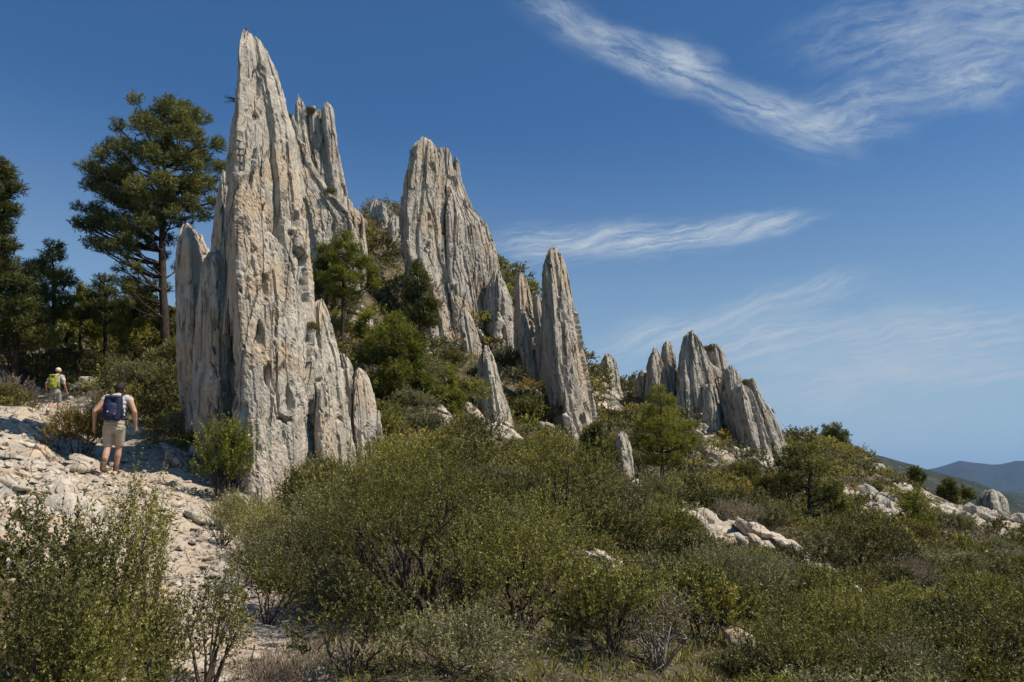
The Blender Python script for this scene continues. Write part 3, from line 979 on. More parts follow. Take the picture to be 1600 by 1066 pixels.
def drop(me, name, P, s, label, cat, group, rot=None, r=RNG, sink=0.3):
    o = bpy.data.objects.new(name, me)
    sc.collection.objects.link(o)
    o.location = (float(P[0]), float(P[1]), float(P[2] + s * (0.25 - sink)))
    o.rotation_euler = rot if rot is not None else (r.uniform(-.25, .25), r.uniform(-.3, .3), r.uniform(0, 6.28))
    o.scale = (s * r.uniform(.85, 1.15), s * r.uniform(.85, 1.15), s * r.uniform(.8, 1.15))
    SEEN.append(o)
    return tag(o, label, cat, group)


LAND = [(175, 670, 'the nearer hiker'), (82, 610, 'the far hiker'), (120, 672, 'the yellow broom bush'), (340, 720, 'the fresh green bush'), (20, 640, 'the dry bush at the left edge'),
        (420, 700, 'the tallest spire'), (300, 640, 'the shaded grey slabs'), (255, 400, 'the tall dark pine'), (85, 450, 'the young pointed pine'), (570, 640, 'the small pointed fin'),
        (540, 430, 'the light green gully pine'), (630, 580, 'the soft fluffy pine'), (690, 400, 'the broad rock tower'), (778, 610, 'the short pointed spire'), (830, 520, 'the slim jagged spire'),
        (895, 600, 'the leaning blade'), (885, 740, 'the olive bush below the blade'), (962, 600, 'the lone skyline spire'), (978, 705, 'the knee-high rock tooth'), (1034, 700, 'the bright green pine'),
        (1100, 620, 'the grey multi-finned tower'), (1200, 690, 'the stepped grey fins'), (1302, 700, 'the cone-shaped skyline pine'), (1270, 750, 'the loose olive-green tree'), (1428, 820, 'the dark pine among outcrops'),
        (1555, 800, 'the dark hump-shaped boulder'), (1335, 860, 'the oak thicket'), (1140, 842, 'the row of cream boulders'), (1140, 790, 'the smooth rounded bush'), (1215, 920, 'the pale dead-twig shrub'),
        (1040, 980, 'the dry brown shrub'), (1172, 1040, 'the rough brown boulder'), (640, 860, 'the largest juniper'), (950, 915, 'the small white rocks at mid slope'), (985, 770, 'the dark grey bush'),
        (420, 1000, 'the dusty foreground path'), (180, 820, 'the bush of bare stems'), (60, 850, 'the reddish-tipped oak bush'), (1480, 1000, 'the dark oak at lower right'), (1320, 990, 'the broad bush at lower right'),
        (20, 760, 'the left edge of the bank'), (250, 780, 'the bend of the pale path'), (1500, 930, 'the right-hand slope path of rocks'), (35, 540, 'the large rounded bush'), (230, 740, 'the path below the boots')]
LAND.pop(-3)


def describe(px, py, look, size_px):
    size = 'tiny' if size_px < 8 else 'small' if size_px < 16 else 'middling' if size_px < 30 else 'large' if size_px < 55 else 'very large'
    dd = [math.hypot(px - a, py - b_) for a, b_, _ in LAND]
    k = int(np.argmin(dd)); a, b_, nm = LAND[k]
    dx, dy = px - a, py - b_
    ang = math.degrees(math.atan2(-dy, dx)) % 360
    how = ['right of', 'above-right of', 'above', 'above-left of', 'left of', 'below-left of', 'below', 'below-right of'][int((ang + 22.5) // 45) % 8]
    how = ('just ' if dd[k] < 26 else 'close ' if dd[k] < 50 else 'some way ' if dd[k] < 90 else 'far ') + how
    return '%s %s %s %s' % (size, look, how, nm), '%s around %s' % (look, nm)


SEEN = []


def _sd(d, cat):
    return d[0], cat, d[1]


def stone_field():
    r = np.random.default_rng(31)
    # ledges of the rocky bank on the left: long slabs, tilted down to the right
    n = 0
    zones = [(0, 230, 655, 880, 'pale weathered stone among others like it on the rocky bank left of the near hiker', 'stones on the rocky bank', 210, .15, .5),
             (180, 400, 745, 930, 'small sunlit stone lying on the pale footpath below the near hiker', 'stones on the footpath', 85, .08, .22),
             (0, 130, 620, 700, 'pale stone on the path bend beside the far hiker', 'stones at the path bend', 30, .14, .38)]
    for x0, x1, y0, y1, lab, grp, cnt, s0, s1 in zones:
        k = 0
        tries = 0
        while k < cnt and tries < cnt * 12:
            tries += 1
            px, py = r.uniform(x0, x1), y0 + (y1 - y0) * r.uniform(0, 1)
            P = hit(px, py, 4.0, 60)
            pd = path_dist(P[:1], P[1:2])[0]
            if 'bank' in grp and pd < 0.15:
                continue
            if 'footpath' in grp and pd > 0.9:
                continue
            if 'hiker' in lab and abs(P[0] - HK1[0]) < 0.45 and abs(P[1] - HK1[1]) < 0.6:
                continue
            s = s0 + (s1 - s0) * r.uniform() ** 2.2
            if pd < 0:
                s = min(s, 0.16)
            P[2] = ground_z(P[0], P[1])[0]
            rot = (r.uniform(-.15, .15), 0.34 + r.uniform(-.2, .2), r.uniform(-.7, .5) + (math.pi if r.uniform() < .5 else 0) * 0)
            me = STONES[r.integers(len(STONES))] if s < .42 else SLABS[r.integers(len(SLABS))]
            drop(me, 'stone', P, s, *_sd(describe(px, py, 'pale stone', s * F / P[1]), 'stone'), rot, r, 0.30)
            k += 1
    # outcrops along the ridge on the right
    spots = [(x, y, Y, s, g) for x, y, Y, s, g in [
        (1365, 800, 42, 1.2, 0), (1380, 820, 41, 1.5, 0), (1395, 840, 40, 1.3, 0), (1388, 785, 43, 1.0, 0), (1350, 815, 41, .9, 0), (1372, 835, 40, 1.0, 0),
        (1455, 795, 54, 1.6, 1), (1470, 805, 54, 1.7, 1), (1485, 815, 53, 1.5, 1), (1500, 800, 56, 1.2, 1), (1462, 780, 57, 1.1, 1), (1478, 842, 50, 1.6, 1), (1500, 838, 50, 1.4, 1),
        (1520, 812, 54, 1.7, 1), (1540, 826, 53, 1.9, 1), (1558, 835, 52, 1.8, 1), (1545, 848, 50, 1.6, 1), (1575, 848, 51, 1.4, 1), (1515, 848, 49, 1.3, 1), (1590, 826, 56, 1.8, 1), (1598, 842, 55, 1.6, 1),
        (1510, 785, 58, .9, 1), (1525, 790, 58, .9, 1), (1600, 868, 48, 1.3, 1), (1585, 866, 48, 1.0, 1),
        (1340, 728, 58, 1.1, 2), (1352, 736, 57, 1.5, 2), (1368, 742, 57, 1.3, 2), (1240, 695, 58, .9, 2), (1255, 699, 58, .9, 2), (1270, 703, 60, .7, 2),
        (1095, 697, 43, 1.4, 3), (1110, 708, 42, 1.6, 3), (1122, 716, 42, 1.0, 3), (1085, 712, 41, .9, 3), (1130, 735, 40, .9, 3), (1148, 742, 40, .8, 3), (1170, 752, 39, 1.1, 3), (1185, 762, 38, .9, 3),
        (935, 640, 50, 1.3, 4), (940, 655, 46, 1.1, 4), (985, 668, 46, .8, 4), (930, 628, 52, .9, 4),
        (1120, 846, 20.6, .5, 5), (1085, 848, 20.4, .45, 5), (1060, 850, 20.2, .4, 5), (1205, 860, 20.2, .5, 5), (1180, 866, 19.6, .4, 5), (1260, 884, 18.2, .45, 6), (1240, 886, 17.8, .35, 6), (1300, 900, 17, .4, 6), (1322, 912, 16.6, .4, 6), (1095, 842, 21, .55, 5), (1110, 838, 22, .6, 5), (1145, 832, 23, .4, 5), (1170, 842, 21.5, .65, 5), (1190, 850, 21, .7, 5), (1160, 860, 20, .3, 5), (1070, 838, 22, .3, 5),
        (1225, 868, 20, .55, 6), (1245, 876, 19, .4, 6), (1290, 892, 18, .5, 6), (1310, 905, 17.4, .35, 6), (1330, 914, 17, .3, 6), (1270, 885, 18.5, .25, 6),
        (930, 905, 12.6, .3, 7), (945, 918, 12.2, .22, 7), (952, 930, 12, .3, 7), (985, 930, 12, .2, 7),
        (1420, 855, 33, .7, 8), (1440, 866, 32, .9, 8), (1455, 874, 31, .6, 8), (1520, 900, 27, .5, 8),
        (740, 660, 23.5, .33, 9), (738, 648, 25, .2, 9), (690, 655, 24, .3, 9), (640, 668, 23, .4, 9),
        (578, 480, 31, 1.0, 10), (600, 470, 32, 1.1, 10), (560, 462, 33, .7, 10), (620, 455, 36, .8, 10),
        (850, 575, 37, 1.0, 11), (838, 560, 38, .9, 11), (870, 590, 36, .8, 11), (880, 620, 34, .9, 11), (892, 605, 34, .6, 11),
        (88, 552, 40, 1.1, 12), (66, 545, 42, .7, 12), (110, 546, 42, .9, 12), (80, 575, 38, .9, 12), (60, 533, 45, .6, 12), (120, 560, 40, .6, 12), (148, 604, 31, 1.2, 13), (118, 604, 32, .7, 13)]]
    spots += [(x + r.uniform(-26, 26), y, Y + r.uniform(-3, 3), s * r.uniform(.4, .8), g) for x, y, Y, s, g in spots if g in (0, 1, 2, 3, 4, 8) for _ in (0, 1)]
    # broken blocks round the feet of the spires
    for fx_, fy_, n_ in [(400, 16.2, 5), (540, 17.6, 4), (590, 18.6, 3), (290, 17.8, 4), (690, 35.5, 7), (770, 37, 6), (800, 28.5, 4), (760, 28.8, 3), (930, 30.8, 6), (870, 31.2, 4),
                         (1060, 48, 6), (1120, 47.5, 6), (1180, 46, 6), (1230, 46.5, 6), (960, 52.5, 3), (985, 28.4, 3), (530, 31.5, 4), (1250, 44, 5), (1290, 42, 5), (1330, 40, 5), (1210, 36, 4), (1480, 40, 6), (1540, 42, 6), (1420, 47, 6)]:
        for _ in range(n_):
            spots.append((fx_ + r.uniform(-32, 32), 0, fy_ + r.uniform(-1.2, .8), r.uniform(.014, .036) * fy_ * (1 if fy_ > 25 else .8), 3))
    G = [('weathered grey-white outcrop slab on the slope left of the dark pine at far right', 'outcrop beside the dark pine'),
         ('weathered grey-white outcrop slab in the broken band of rock at the far right ridge', 'far right band of outcrops'),
         ('pale outcrop rock on the skyline between the ridge-end cluster and the distant hills', 'skyline outcrops'),
         ('white outcrop rock on the slope below the grey ridge-end cluster', 'outcrops below the ridge-end cluster'),
         ('pale rock on the slope between the leaning blade and the lone skyline spire', 'outcrops right of the leaning blade'),
         ('flat cream boulder in the row of sunlit rocks in the middle of the scrub slope', 'cream boulders in mid slope'),
         ('low pale rock in the line of rocks running down to the right through the scrub', 'line of rocks in the scrub'),
         ('small white rock between low bushes just right of the large green foreground bush', 'small rocks by the foreground bush'),
         ('small pale rock among bushes on the lower right slope', 'rocks on the lower right slope'),
         ('small white boulder in the scrub between the tallest spire and the short pointed spire', 'boulders in the central scrub'),
         ('pale rock face showing through the gully pines right of the tallest spire', 'rocks in the gully'),
         ('bluish shaded boulder in the dark hollow left of the leaning blade', 'boulders in the hollow'),
         ('pale rock on the upper left slope above the far hiker', 'rocks above the far hiker'),
         ('shaded grey boulder beside the path between the two hikers', 'boulders between the hikers')]
    for px, py, Y, s, g in spots:
        P = on_ground(px, Y)
        r2 = r.uniform(0, 1)
        rot = (r.uniform(-.2, .2), 0.45 + r.uniform(-.25, .25), r.uniform(-.5, .5))
        drop((SLABS_FAR if Y > 28 else SLABS)[r.integers(5)], 'boulder', P, s * (.72 if Y > 28 else 1), *_sd(describe(px, 533 + F * math.tan(PITCH - math.atan2(P[2] - EYE[2], Y)), 'pale outcrop rock' if Y > 28 else 'cream boulder', s * F / Y), 'boulder'), rot, r, 0.12)
    P = on_ground(1172, 9.2)
    o = drop(SLABS[4], 'boulder', P, 0.42, 'rough brown-grey boulder at the bottom edge of the picture, right of the middle', 'boulder', None, (0.1, 0.3, 0.3), r, 0.0)
    P = on_ground(318, 13.4)
    drop(SLABS[2], 'boulder', P, 0.34, 'knobbly white boulder at the foot of the fresh green bush by the tallest spire', 'boulder', None, (0.1, 0.5, 0.3), r, 0.0)
    P = on_ground(125, 15.4)
    drop(STONES[5], 'boulder', P, 0.28, 'rounded grey boulder just below the yellow bush left of the near hiker', 'boulder', None, (0.1, 0.2, 0.3), r, 0.0)
    P = on_ground(136, 16.5)
    drop(SLABS[0], 'boulder', P, 0.46, 'long tan ledge stone just left of the near hiker\'s boots', 'boulder', None, (0.1, 0.35, -0.1), r, 0.1)


def rubble():
    """gravel and chips that nobody could count"""
    r = np.random.default_rng(5)
    V0, F0 = ico(1)
    Vs, Fs, n = [], [], 0
    cnt = 0
    px = r.uniform(-60, 420, 30000); Yr = 4.6 + 26 * r.uniform(size=30000) ** 1.8
    x = (px - 800) / F * Yr
    pd = path_dist(x, Yr); bm = bare_mask(x, Yr)
    keep = (pd < r.exponential(0.25, 30000)) | (bm > r.uniform(0.2, 1.2, 30000))
    x, Yr = x[keep][:5200], Yr[keep][:5200]
    z = ground_z(x, Yr)
    s = 0.018 + 0.075 * r.uniform(size=len(x)) ** 3.0
    for i in range(len(x)):
        q = V0 * (r.uniform(.5, 1.2, 3) * np.array([1.2, 1, .6])) + r.uniform(-.22, .22, V0.shape)
        a = r.uniform(0, 6.28); c_, s_ = math.cos(a), math.sin(a)
        q = q @ np.array([[c_, s_, 0], [-s_, c_, 0], [0, 0, 1]])
        Vs.append(q * s[i] + (x[i], Yr[i], z[i] + s[i] * .2)); Fs.append(F0 + n); n += len(V0)
    tag(mesh_obj('path_gravel', np.concatenate(Vs), np.concatenate(Fs), M_STONE), 'loose pale stone chips scattered over the footpath and rocky bank', 'gravel', kind='stuff')


HK1 = on_ground(172, 15.6)
HK2 = on_ground(82, 27.5)
stone_field()
rubble()

# ------------------------------------------------------------------ vegetation
def unit(v):
    return v / (np.linalg.norm(v, axis=-1, keepdims=True) + 1e-9)


def leaves(P, D, L, W, r):
    """one small pointed leaf (a triangle) per row"""
    S = unit(np.cross(D, r.normal(size=P.shape))) * np.asarray(W)[:, None]
    V = np.empty((len(P), 3, 3))
    V[:, 0] = P - S * 0.5
    V[:, 1] = P + S * 0.5 + D * (np.asarray(L) * 0.25)[:, None]
    V[:, 2] = P + D * np.asarray(L)[:, None]
    return V.reshape(-1, 3)


def shrub_arrays(seed, rad, hgt, n_shoot, n_leaf, shoot, leaf, leafw, lumps=9, upright=0.6, inner=0.45, stems=7, flat=1.0, loose=0.35):
    r = np.random.default_rng(seed)
    # lumps of foliage on a dome
    a = r.uniform(0, 6.28, lumps); q = np.sqrt(r.uniform(0.02, 1, lumps)) * 0.68
    zc = (0.34 + 0.36 * (1 - q ** 2) + r.uniform(-.12, .14, lumps)) * hgt
    C = np.stack([q * np.cos(a) * rad, q * np.sin(a) * rad, zc], 1)
    R = r.uniform(0.30, 0.46, lumps)
    Rv = np.stack([R * rad, R * rad, R * hgt * 0.85 * flat], 1)
    k = r.integers(0, lumps, n_shoot)
    d = unit(r.normal(size=(n_shoot, 3)) + np.array([0, 0, 0.25]))
    u = inner + (1 - inner) * r.uniform(size=n_shoot) ** 0.6
    B = C[k] + d * Rv[k] * u[:, None]
    B[:, 2] = np.maximum(B[:, 2], 0.02 * hgt + 0.1 * hgt * r.uniform(size=n_shoot))
    out = unit(B - np.array([0, 0, 0.15 * hgt]))
    sd = unit(out * 0.6 + d * 0.35 + np.array([0, 0, upright]) + r.normal(size=(n_shoot, 3)) * loose)
    SL = shoot * r.uniform(0.5, 1.35, n_shoot)
    t = np.tile(np.linspace(0.05, 1, n_leaf), (n_shoot, 1)) + r.uniform(-.03, .03, (n_shoot, n_leaf))
    bend = r.normal(size=(n_shoot, 3)) * 0.25
    P = B[:, None] + sd[:, None] * (SL[:, None] * t)[..., None] + bend[:, None] * (SL[:, None] * t ** 2)[..., None]
    D = unit(sd[:, None] * 0.75 + unit(r.normal(size=P.shape)) * 0.8)
    Ls = leaf * r.uniform(.6, 1.3, t.shape) * (1.1 - 0.45 * t)
    V = leaves(P.reshape(-1, 3), D.reshape(-1, 3), Ls.ravel(), (leafw * r.uniform(.7, 1.3, t.shape)).ravel(), r)
    lt = r.normal(0, 0.13, lumps); st = r.normal(0, 0.12, n_shoot)
    tint = 0.26 + 0.30 * t + (lt[k] + st)[:, None] + r.normal(0, 0.13, t.shape)
    tint = np.where(r.uniform(size=t.shape) < 0.035, 0.95, tint)
    tint = np.repeat(np.clip(tint, 0, 1).ravel(), 3)
    Fc = np.arange(len(V)).reshape(-1, 3)
    tb = Tubes()
    for s in range(stems):
        tgt = C[s % lumps] + r.normal(size=3) * 0.08 * rad
        b0 = np.array([r.uniform(-.08, .08) * rad, r.uniform(-.08, .08) * rad, -0.12 * hgt])
        mid = b0 * 0.5 + tgt * 0.5 + r.normal(size=3) * 0.07 * rad; mid[2] = 0.45 * tgt[2]
        ts = np.linspace(0, 1, 7)[:, None]
        pts = (1 - ts) ** 2 * b0 + 2 * ts * (1 - ts) * mid + ts ** 2 * tgt
        pts[1:-1] += r.normal(size=(5, 3)) * 0.018 * rad
        r0 = 0.022 * hgt * r.uniform(.7, 1.3)
        tb.add(pts, np.linspace(r0, r0 * .3, 7), 5)
        for _ in range(5):
            j = r.integers(2, 6)
            e = pts[j] + unit(r.normal(size=3) + np.array([0, 0, .8]) + unit(tgt - b0)) * 0.38 * rad * r.uniform(.5, 1)
            m_ = (pts[j] + e) / 2 + r.normal(size=3) * .03 * rad
            tb.add([pts[j], m_, e], [r0 * .4, r0 * .28, r0 * .12], 4)
    return V, Fc, tint, tb


def bush(name, P, rad, hgt, label, cat, mat, group=None, stem_mat=None, **kw):
    V, Fc, tint, tb = shrub_arrays(rad=rad, hgt=hgt, **kw)
    e = empty(name, P, label, cat, group)
    mesh_obj('foliage', V, Fc, mat, e, {'tint': tint})
    sv, sf = tb.arrays()
    mesh_obj('stem', sv, sf, stem_mat or M_STEM, e, None, True)
    return e


def fg(px, Y, top_py, width_px, label, mat, name='shrub', cat='shrub', dens=1.0, leaf=0.034, lw=0.012, shoot=0.20, n_leaf=22, group=None, ratio=1.0, **kw):
    P = on_ground(px, Y)
    top = EYE[2] + ray(px, top_py)[2] * Y
    hgt = max(0.25, top - P[2] + 0.05) / 1.08
    rad = width_px / F * Y / 2
    area = rad * (rad + hgt) * 3.2
    ns = int(dens * area * 2.6 / (n_leaf * leaf * lw * 0.5) * 0.34)
    ns = max(60, min(ns, 2600))
    P[2] -= 0.03
    return bush(name, P, rad, hgt, label, cat, mat, group, seed=int(px * 7 + Y * 13), n_shoot=ns, n_leaf=n_leaf, shoot=shoot, leaf=leaf, leafw=lw, **kw)


# large foreground bushes -------------------------------------------------
fg(668, 8.7, 706, 370, 'largest olive-green juniper bush, filling the middle of the foreground', M_JUN, 'juniper_bush', 'bush', .85, lumps=24, stems=14, upright=.9, shoot=.34, n_leaf=30, loose=.3)
fg(810, 8.3, 800, 300, 'broad juniper bush merging with the right side of the largest one', M_JUN, 'juniper_bush', 'bush', .85, lumps=16, stems=10, upright=.7, shoot=.30, n_leaf=28)
fg(960, 7.8, 890, 260, 'low yellowish-green bush on the bottom edge right of the middle', M_JUN, 'juniper_bush', 'bush', .9, lumps=12, leaf=.045, lw=.016)
fg(480, 10.4, 800, 180, 'grey-green twiggy bush at the foot of the tallest spire', M_ROSE, 'rosemary_bush', 'bush', .8, lumps=12, upright=1.0, shoot=.28)
fg(548, 6.9, 925, 200, 'dark green bush on the bottom edge right of the dusty path', M_OAK, 'kermes_oak', 'bush', .9, lumps=10, leaf=.04, lw=.02)
fg(700, 6.6, 985, 270, 'low green bush on the bottom edge below the largest juniper', M_ROSE, 'rosemary_bush', 'bush', .9, lumps=12, upright=1.0)
fg(60, 5.9, 800, 250, 'dark kermes bush with reddish tips in the lower left foreground', M_OAK, 'kermes_oak', 'bush', 1.1, leaf=.036, lw=.018, lumps=12, upright=1.0, shoot=.25)
fg(172, 6.6, 768, 135, 'upright dark twiggy bush left of the path with bare stems showing', M_JUN, 'juniper_bush', 'bush', .8, lumps=9, upright=1.2, stems=12, shoot=.28)
fg(255, 5.7, 925, 150, 'dark green bush in the bottom left, at the edge of the dusty path', M_OAK, 'kermes_oak', 'bush', 1.0, lumps=9, upright=.9, leaf=.03)
fg(20, 5.0, 905, 240, 'bottom left corner bush of dense dark green leaves', M_OAK, 'kermes_oak', 'bush', 1.0, lumps=12)
fg(130, 5.0, 965, 240, 'low dark bush on the bottom edge in the left corner', M_JUN, 'juniper_bush', 'bush', 1.0, lumps=12)
fg(228, 7.3, 785, 48, 'thin single-stemmed juniper sapling standing before the pale path', M_JUN, 'juniper_sapling', 'sapling', .8, lumps=5, upright=1.4)
fg(398, 10.6, 815, 100, 'sparse grey-green bush on the right edge of the stony path', M_ROSE, 'rosemary_bush', 'bush', .6, lumps=8, upright=1.0)
fg(420, 8.6, 880, 110, 'low green bush crowding the right edge of the dusty path', M_JUN, 'juniper_bush', 'bush', .9, lumps=7, leaf=.04, lw=.015)
fg(375, 13.4, 778, 80, 'grey-green bush against the very foot of the tallest spire', M_ROSE, 'rosemary_bush', 'bush', .8, lumps=7, upright=1.0)
fg(398, 11.6, 800, 110, 'leafy olive bush on the right edge of the pale path, below the tallest spire', M_JUN, 'juniper_bush', 'bush', 1.0, lumps=8, shoot=.26)
fg(418, 9.7, 850, 130, 'grey-green leafy bush right of the stony path, before the largest juniper', M_ROSE, 'rosemary_bush', 'bush', 1.0, lumps=8, upright=.8)
fg(322, 6.8, 915, 105, 'small green bush on the left edge of the dusty foreground path', M_JUN, 'juniper_bush', 'bush', .9, lumps=7, upright=.9)
fg(345, 12.3, 792, 90, 'low sparse grey bush beside the path below the fresh green bush', M_ROSE, 'rosemary_bush', 'bush', .6, lumps=7, upright=1.0)
fg(1030, 8.0, 925, 170, 'bush of bare grey and dry brown twigs at the bottom right of centre', M_DRY, 'dead_shrub', 'shrub', .35, leaf=.05, lw=.007, lumps=9, stems=16, stem_mat=M_GREYSTEM, upright=1.0)
fg(1130, 11.0, 865, 230, 'rounded olive bush right of the dry brown shrub', M_ROSE, 'rosemary_bush', 'bush', .8, lumps=12)
fg(1215, 13.5, 878, 170, 'pale grey dead-twig shrub just below the line of rocks', M_DRY, 'dead_shrub', 'shrub', .4, leaf=.06, lw=.008, lumps=8, stems=12, stem_mat=M_GREYSTEM)
fg(1320, 9.6, 930, 280, 'broad green bush on the lower right, in front of the oak thicket', M_JUN, 'juniper_bush', 'bush', .9, lumps=14)
fg(1480, 9.8, 955, 270, 'dark green oak bush near the bottom right corner', M_OAK, 'kermes_oak', 'bush', .9, lumps=14, leaf=.04, lw=.02)
fg(1590, 11.0, 930, 220, 'dark bush cut by the right edge near the bottom corner', M_OAK, 'kermes_oak', 'bush', .9, lumps=12, leaf=.04, lw=.02)
fg(1240, 8.3, 985, 230, 'low yellow-green bush on the bottom edge at lower right', M_JUN, 'juniper_bush', 'bush', .8, lumps=12)
fg(1400, 8.4, 1010, 240, 'low mixed green bush on the bottom edge, lower right', M_ROSE, 'rosemary_bush', 'bush', .8, lumps=12)
fg(885, 15.5, 672, 170, 'tall dark olive bush at the foot of the leaning blade', M_JUN, 'juniper_bush', 'bush', .8, leaf=.05, lw=.02, lumps=16, upright=.5)
fg(748, 17.5, 655, 110, 'dark compact juniper before the short pointed spire', M_OAK, 'juniper_bush', 'bush', .8, leaf=.055, lw=.022, lumps=12, upright=1.0)
fg(640, 15.5, 690, 200, 'green bush behind the largest foreground juniper', M_JUN, 'juniper_bush', 'bush', .8, leaf=.05, lw=.02, lumps=14)
fg(985, 18.5, 738, 170, 'dark grey-green bush right of the leaning blade\'s foot', M_ROSE, 'rosemary_bush', 'bush', .8, leaf=.055, lw=.022, lumps=14)
fg(1335, 20.5, 806, 210, 'dense dark green oak thicket with yellowish tips right of the line of rocks', M_OAK, 'kermes_oak', 'bush', .9, leaf=.06, lw=.03, lumps=18)
fg(1140, 25, 765, 190, 'smooth rounded dark green bush below the ridge-end cluster', M_OAK, 'kermes_oak', 'bush', .8, leaf=.06, lw=.03, lumps=14)
fg(342, 15.2, 665, 100, 'fresh bright green bush with upright shoots at the left foot of the tallest spire', M_LIME, 'fresh_green_bush', 'bush', 1.7, leaf=.06, lw=.026, shoot=.36, lumps=14, upright=1.6)
fg(122, 17.2, 648, 105, 'yellowish-green broom bush beside the near hiker', M_YEL, 'broom_bush', 'bush', 2.2, leaf=.06, lw=.02, shoot=.30, lumps=14, upright=.9)
fg(15, 24, 590, 95, 'brownish dry bush on the bank at the left edge', M_DRY, 'dry_bush', 'bush', .7, leaf=.07, lw=.016, lumps=8)
fg(255, 21.5, 585, 125, 'dark shaded bush behind the near hiker', M_OAK, 'kermes_oak', 'bush', .9, leaf=.07, lw=.03, lumps=14)
fg(205, 27, 560, 110, 'dark shaded bush under the big pine', M_OAK, 'kermes_oak', 'bush', .9, leaf=.07, lw=.03, lumps=14)
fg(35, 34, 492, 160, 'large rounded green bush on the upper left slope', M_JUN, 'juniper_bush', 'bush', .9, leaf=.09, lw=.04, lumps=20, shoot=.3)
fg(165, 40, 502, 130, 'green bush on the left skyline behind the boulders', M_JUN, 'juniper_bush', 'bush', .9, leaf=.1, lw=.05, lumps=14, shoot=.3)
fg(228, 36, 498, 110, 'dark bush just left of the big pine\'s trunk', M_OAK, 'kermes_oak', 'bush', .9, leaf=.1, lw=.05, lumps=12, shoot=.3)
fg(280, 33, 540, 90, 'dark shaded bush between the big pine and the grey slabs', M_OAK, 'kermes_oak', 'bush', .9, leaf=.1, lw=.05, lumps=10, shoot=.3)
fg(500, 31, 395, 100, 'grey-green bush in the gully right behind the tallest spire', M_ROSE, 'rosemary_bush', 'bush', .9, leaf=.08, lw=.04, lumps=12, shoot=.3)
fg(640, 37, 440, 130, 'grey-green bush in the gully at the left foot of the broad tower', M_ROSE, 'rosemary_bush', 'bush', .9, leaf=.1, lw=.04, lumps=14, shoot=.3)
fg(590, 44, 375, 80, 'dark bush high in the gully below the shaded rock lump', M_OAK, 'kermes_oak', 'bush', .9, leaf=.1, lw=.05, lumps=12, shoot=.3)
fg(785, 42, 462, 110, 'dark rounded bush between the broad tower and the slim jagged spire', M_OAK, 'kermes_oak', 'bush', .9, leaf=.1, lw=.05, lumps=14, shoot=.3)
fg(715, 27, 590, 120, 'green bush left of the short pointed spire', M_JUN, 'juniper_bush', 'bush', .9, leaf=.075, lw=.03, lumps=14)
fg(560, 28, 560, 90, 'dark olive bush right of the small pointed fin in the gully', M_OAK, 'kermes_oak', 'bush', .9, leaf=.08, lw=.035, lumps=10)
fg(1090, 32, 745, 130, 'bright olive bush on the slope beside the bright green pine', M_JUN, 'juniper_bush', 'bush', .9, leaf=.08, lw=.035, lumps=12)
fg(1225, 33, 700, 110, 'olive bush at the right foot of the ridge-end cluster', M_ROSE, 'rosemary_bush', 'bush', .9, leaf=.08, lw=.035, lumps=10)


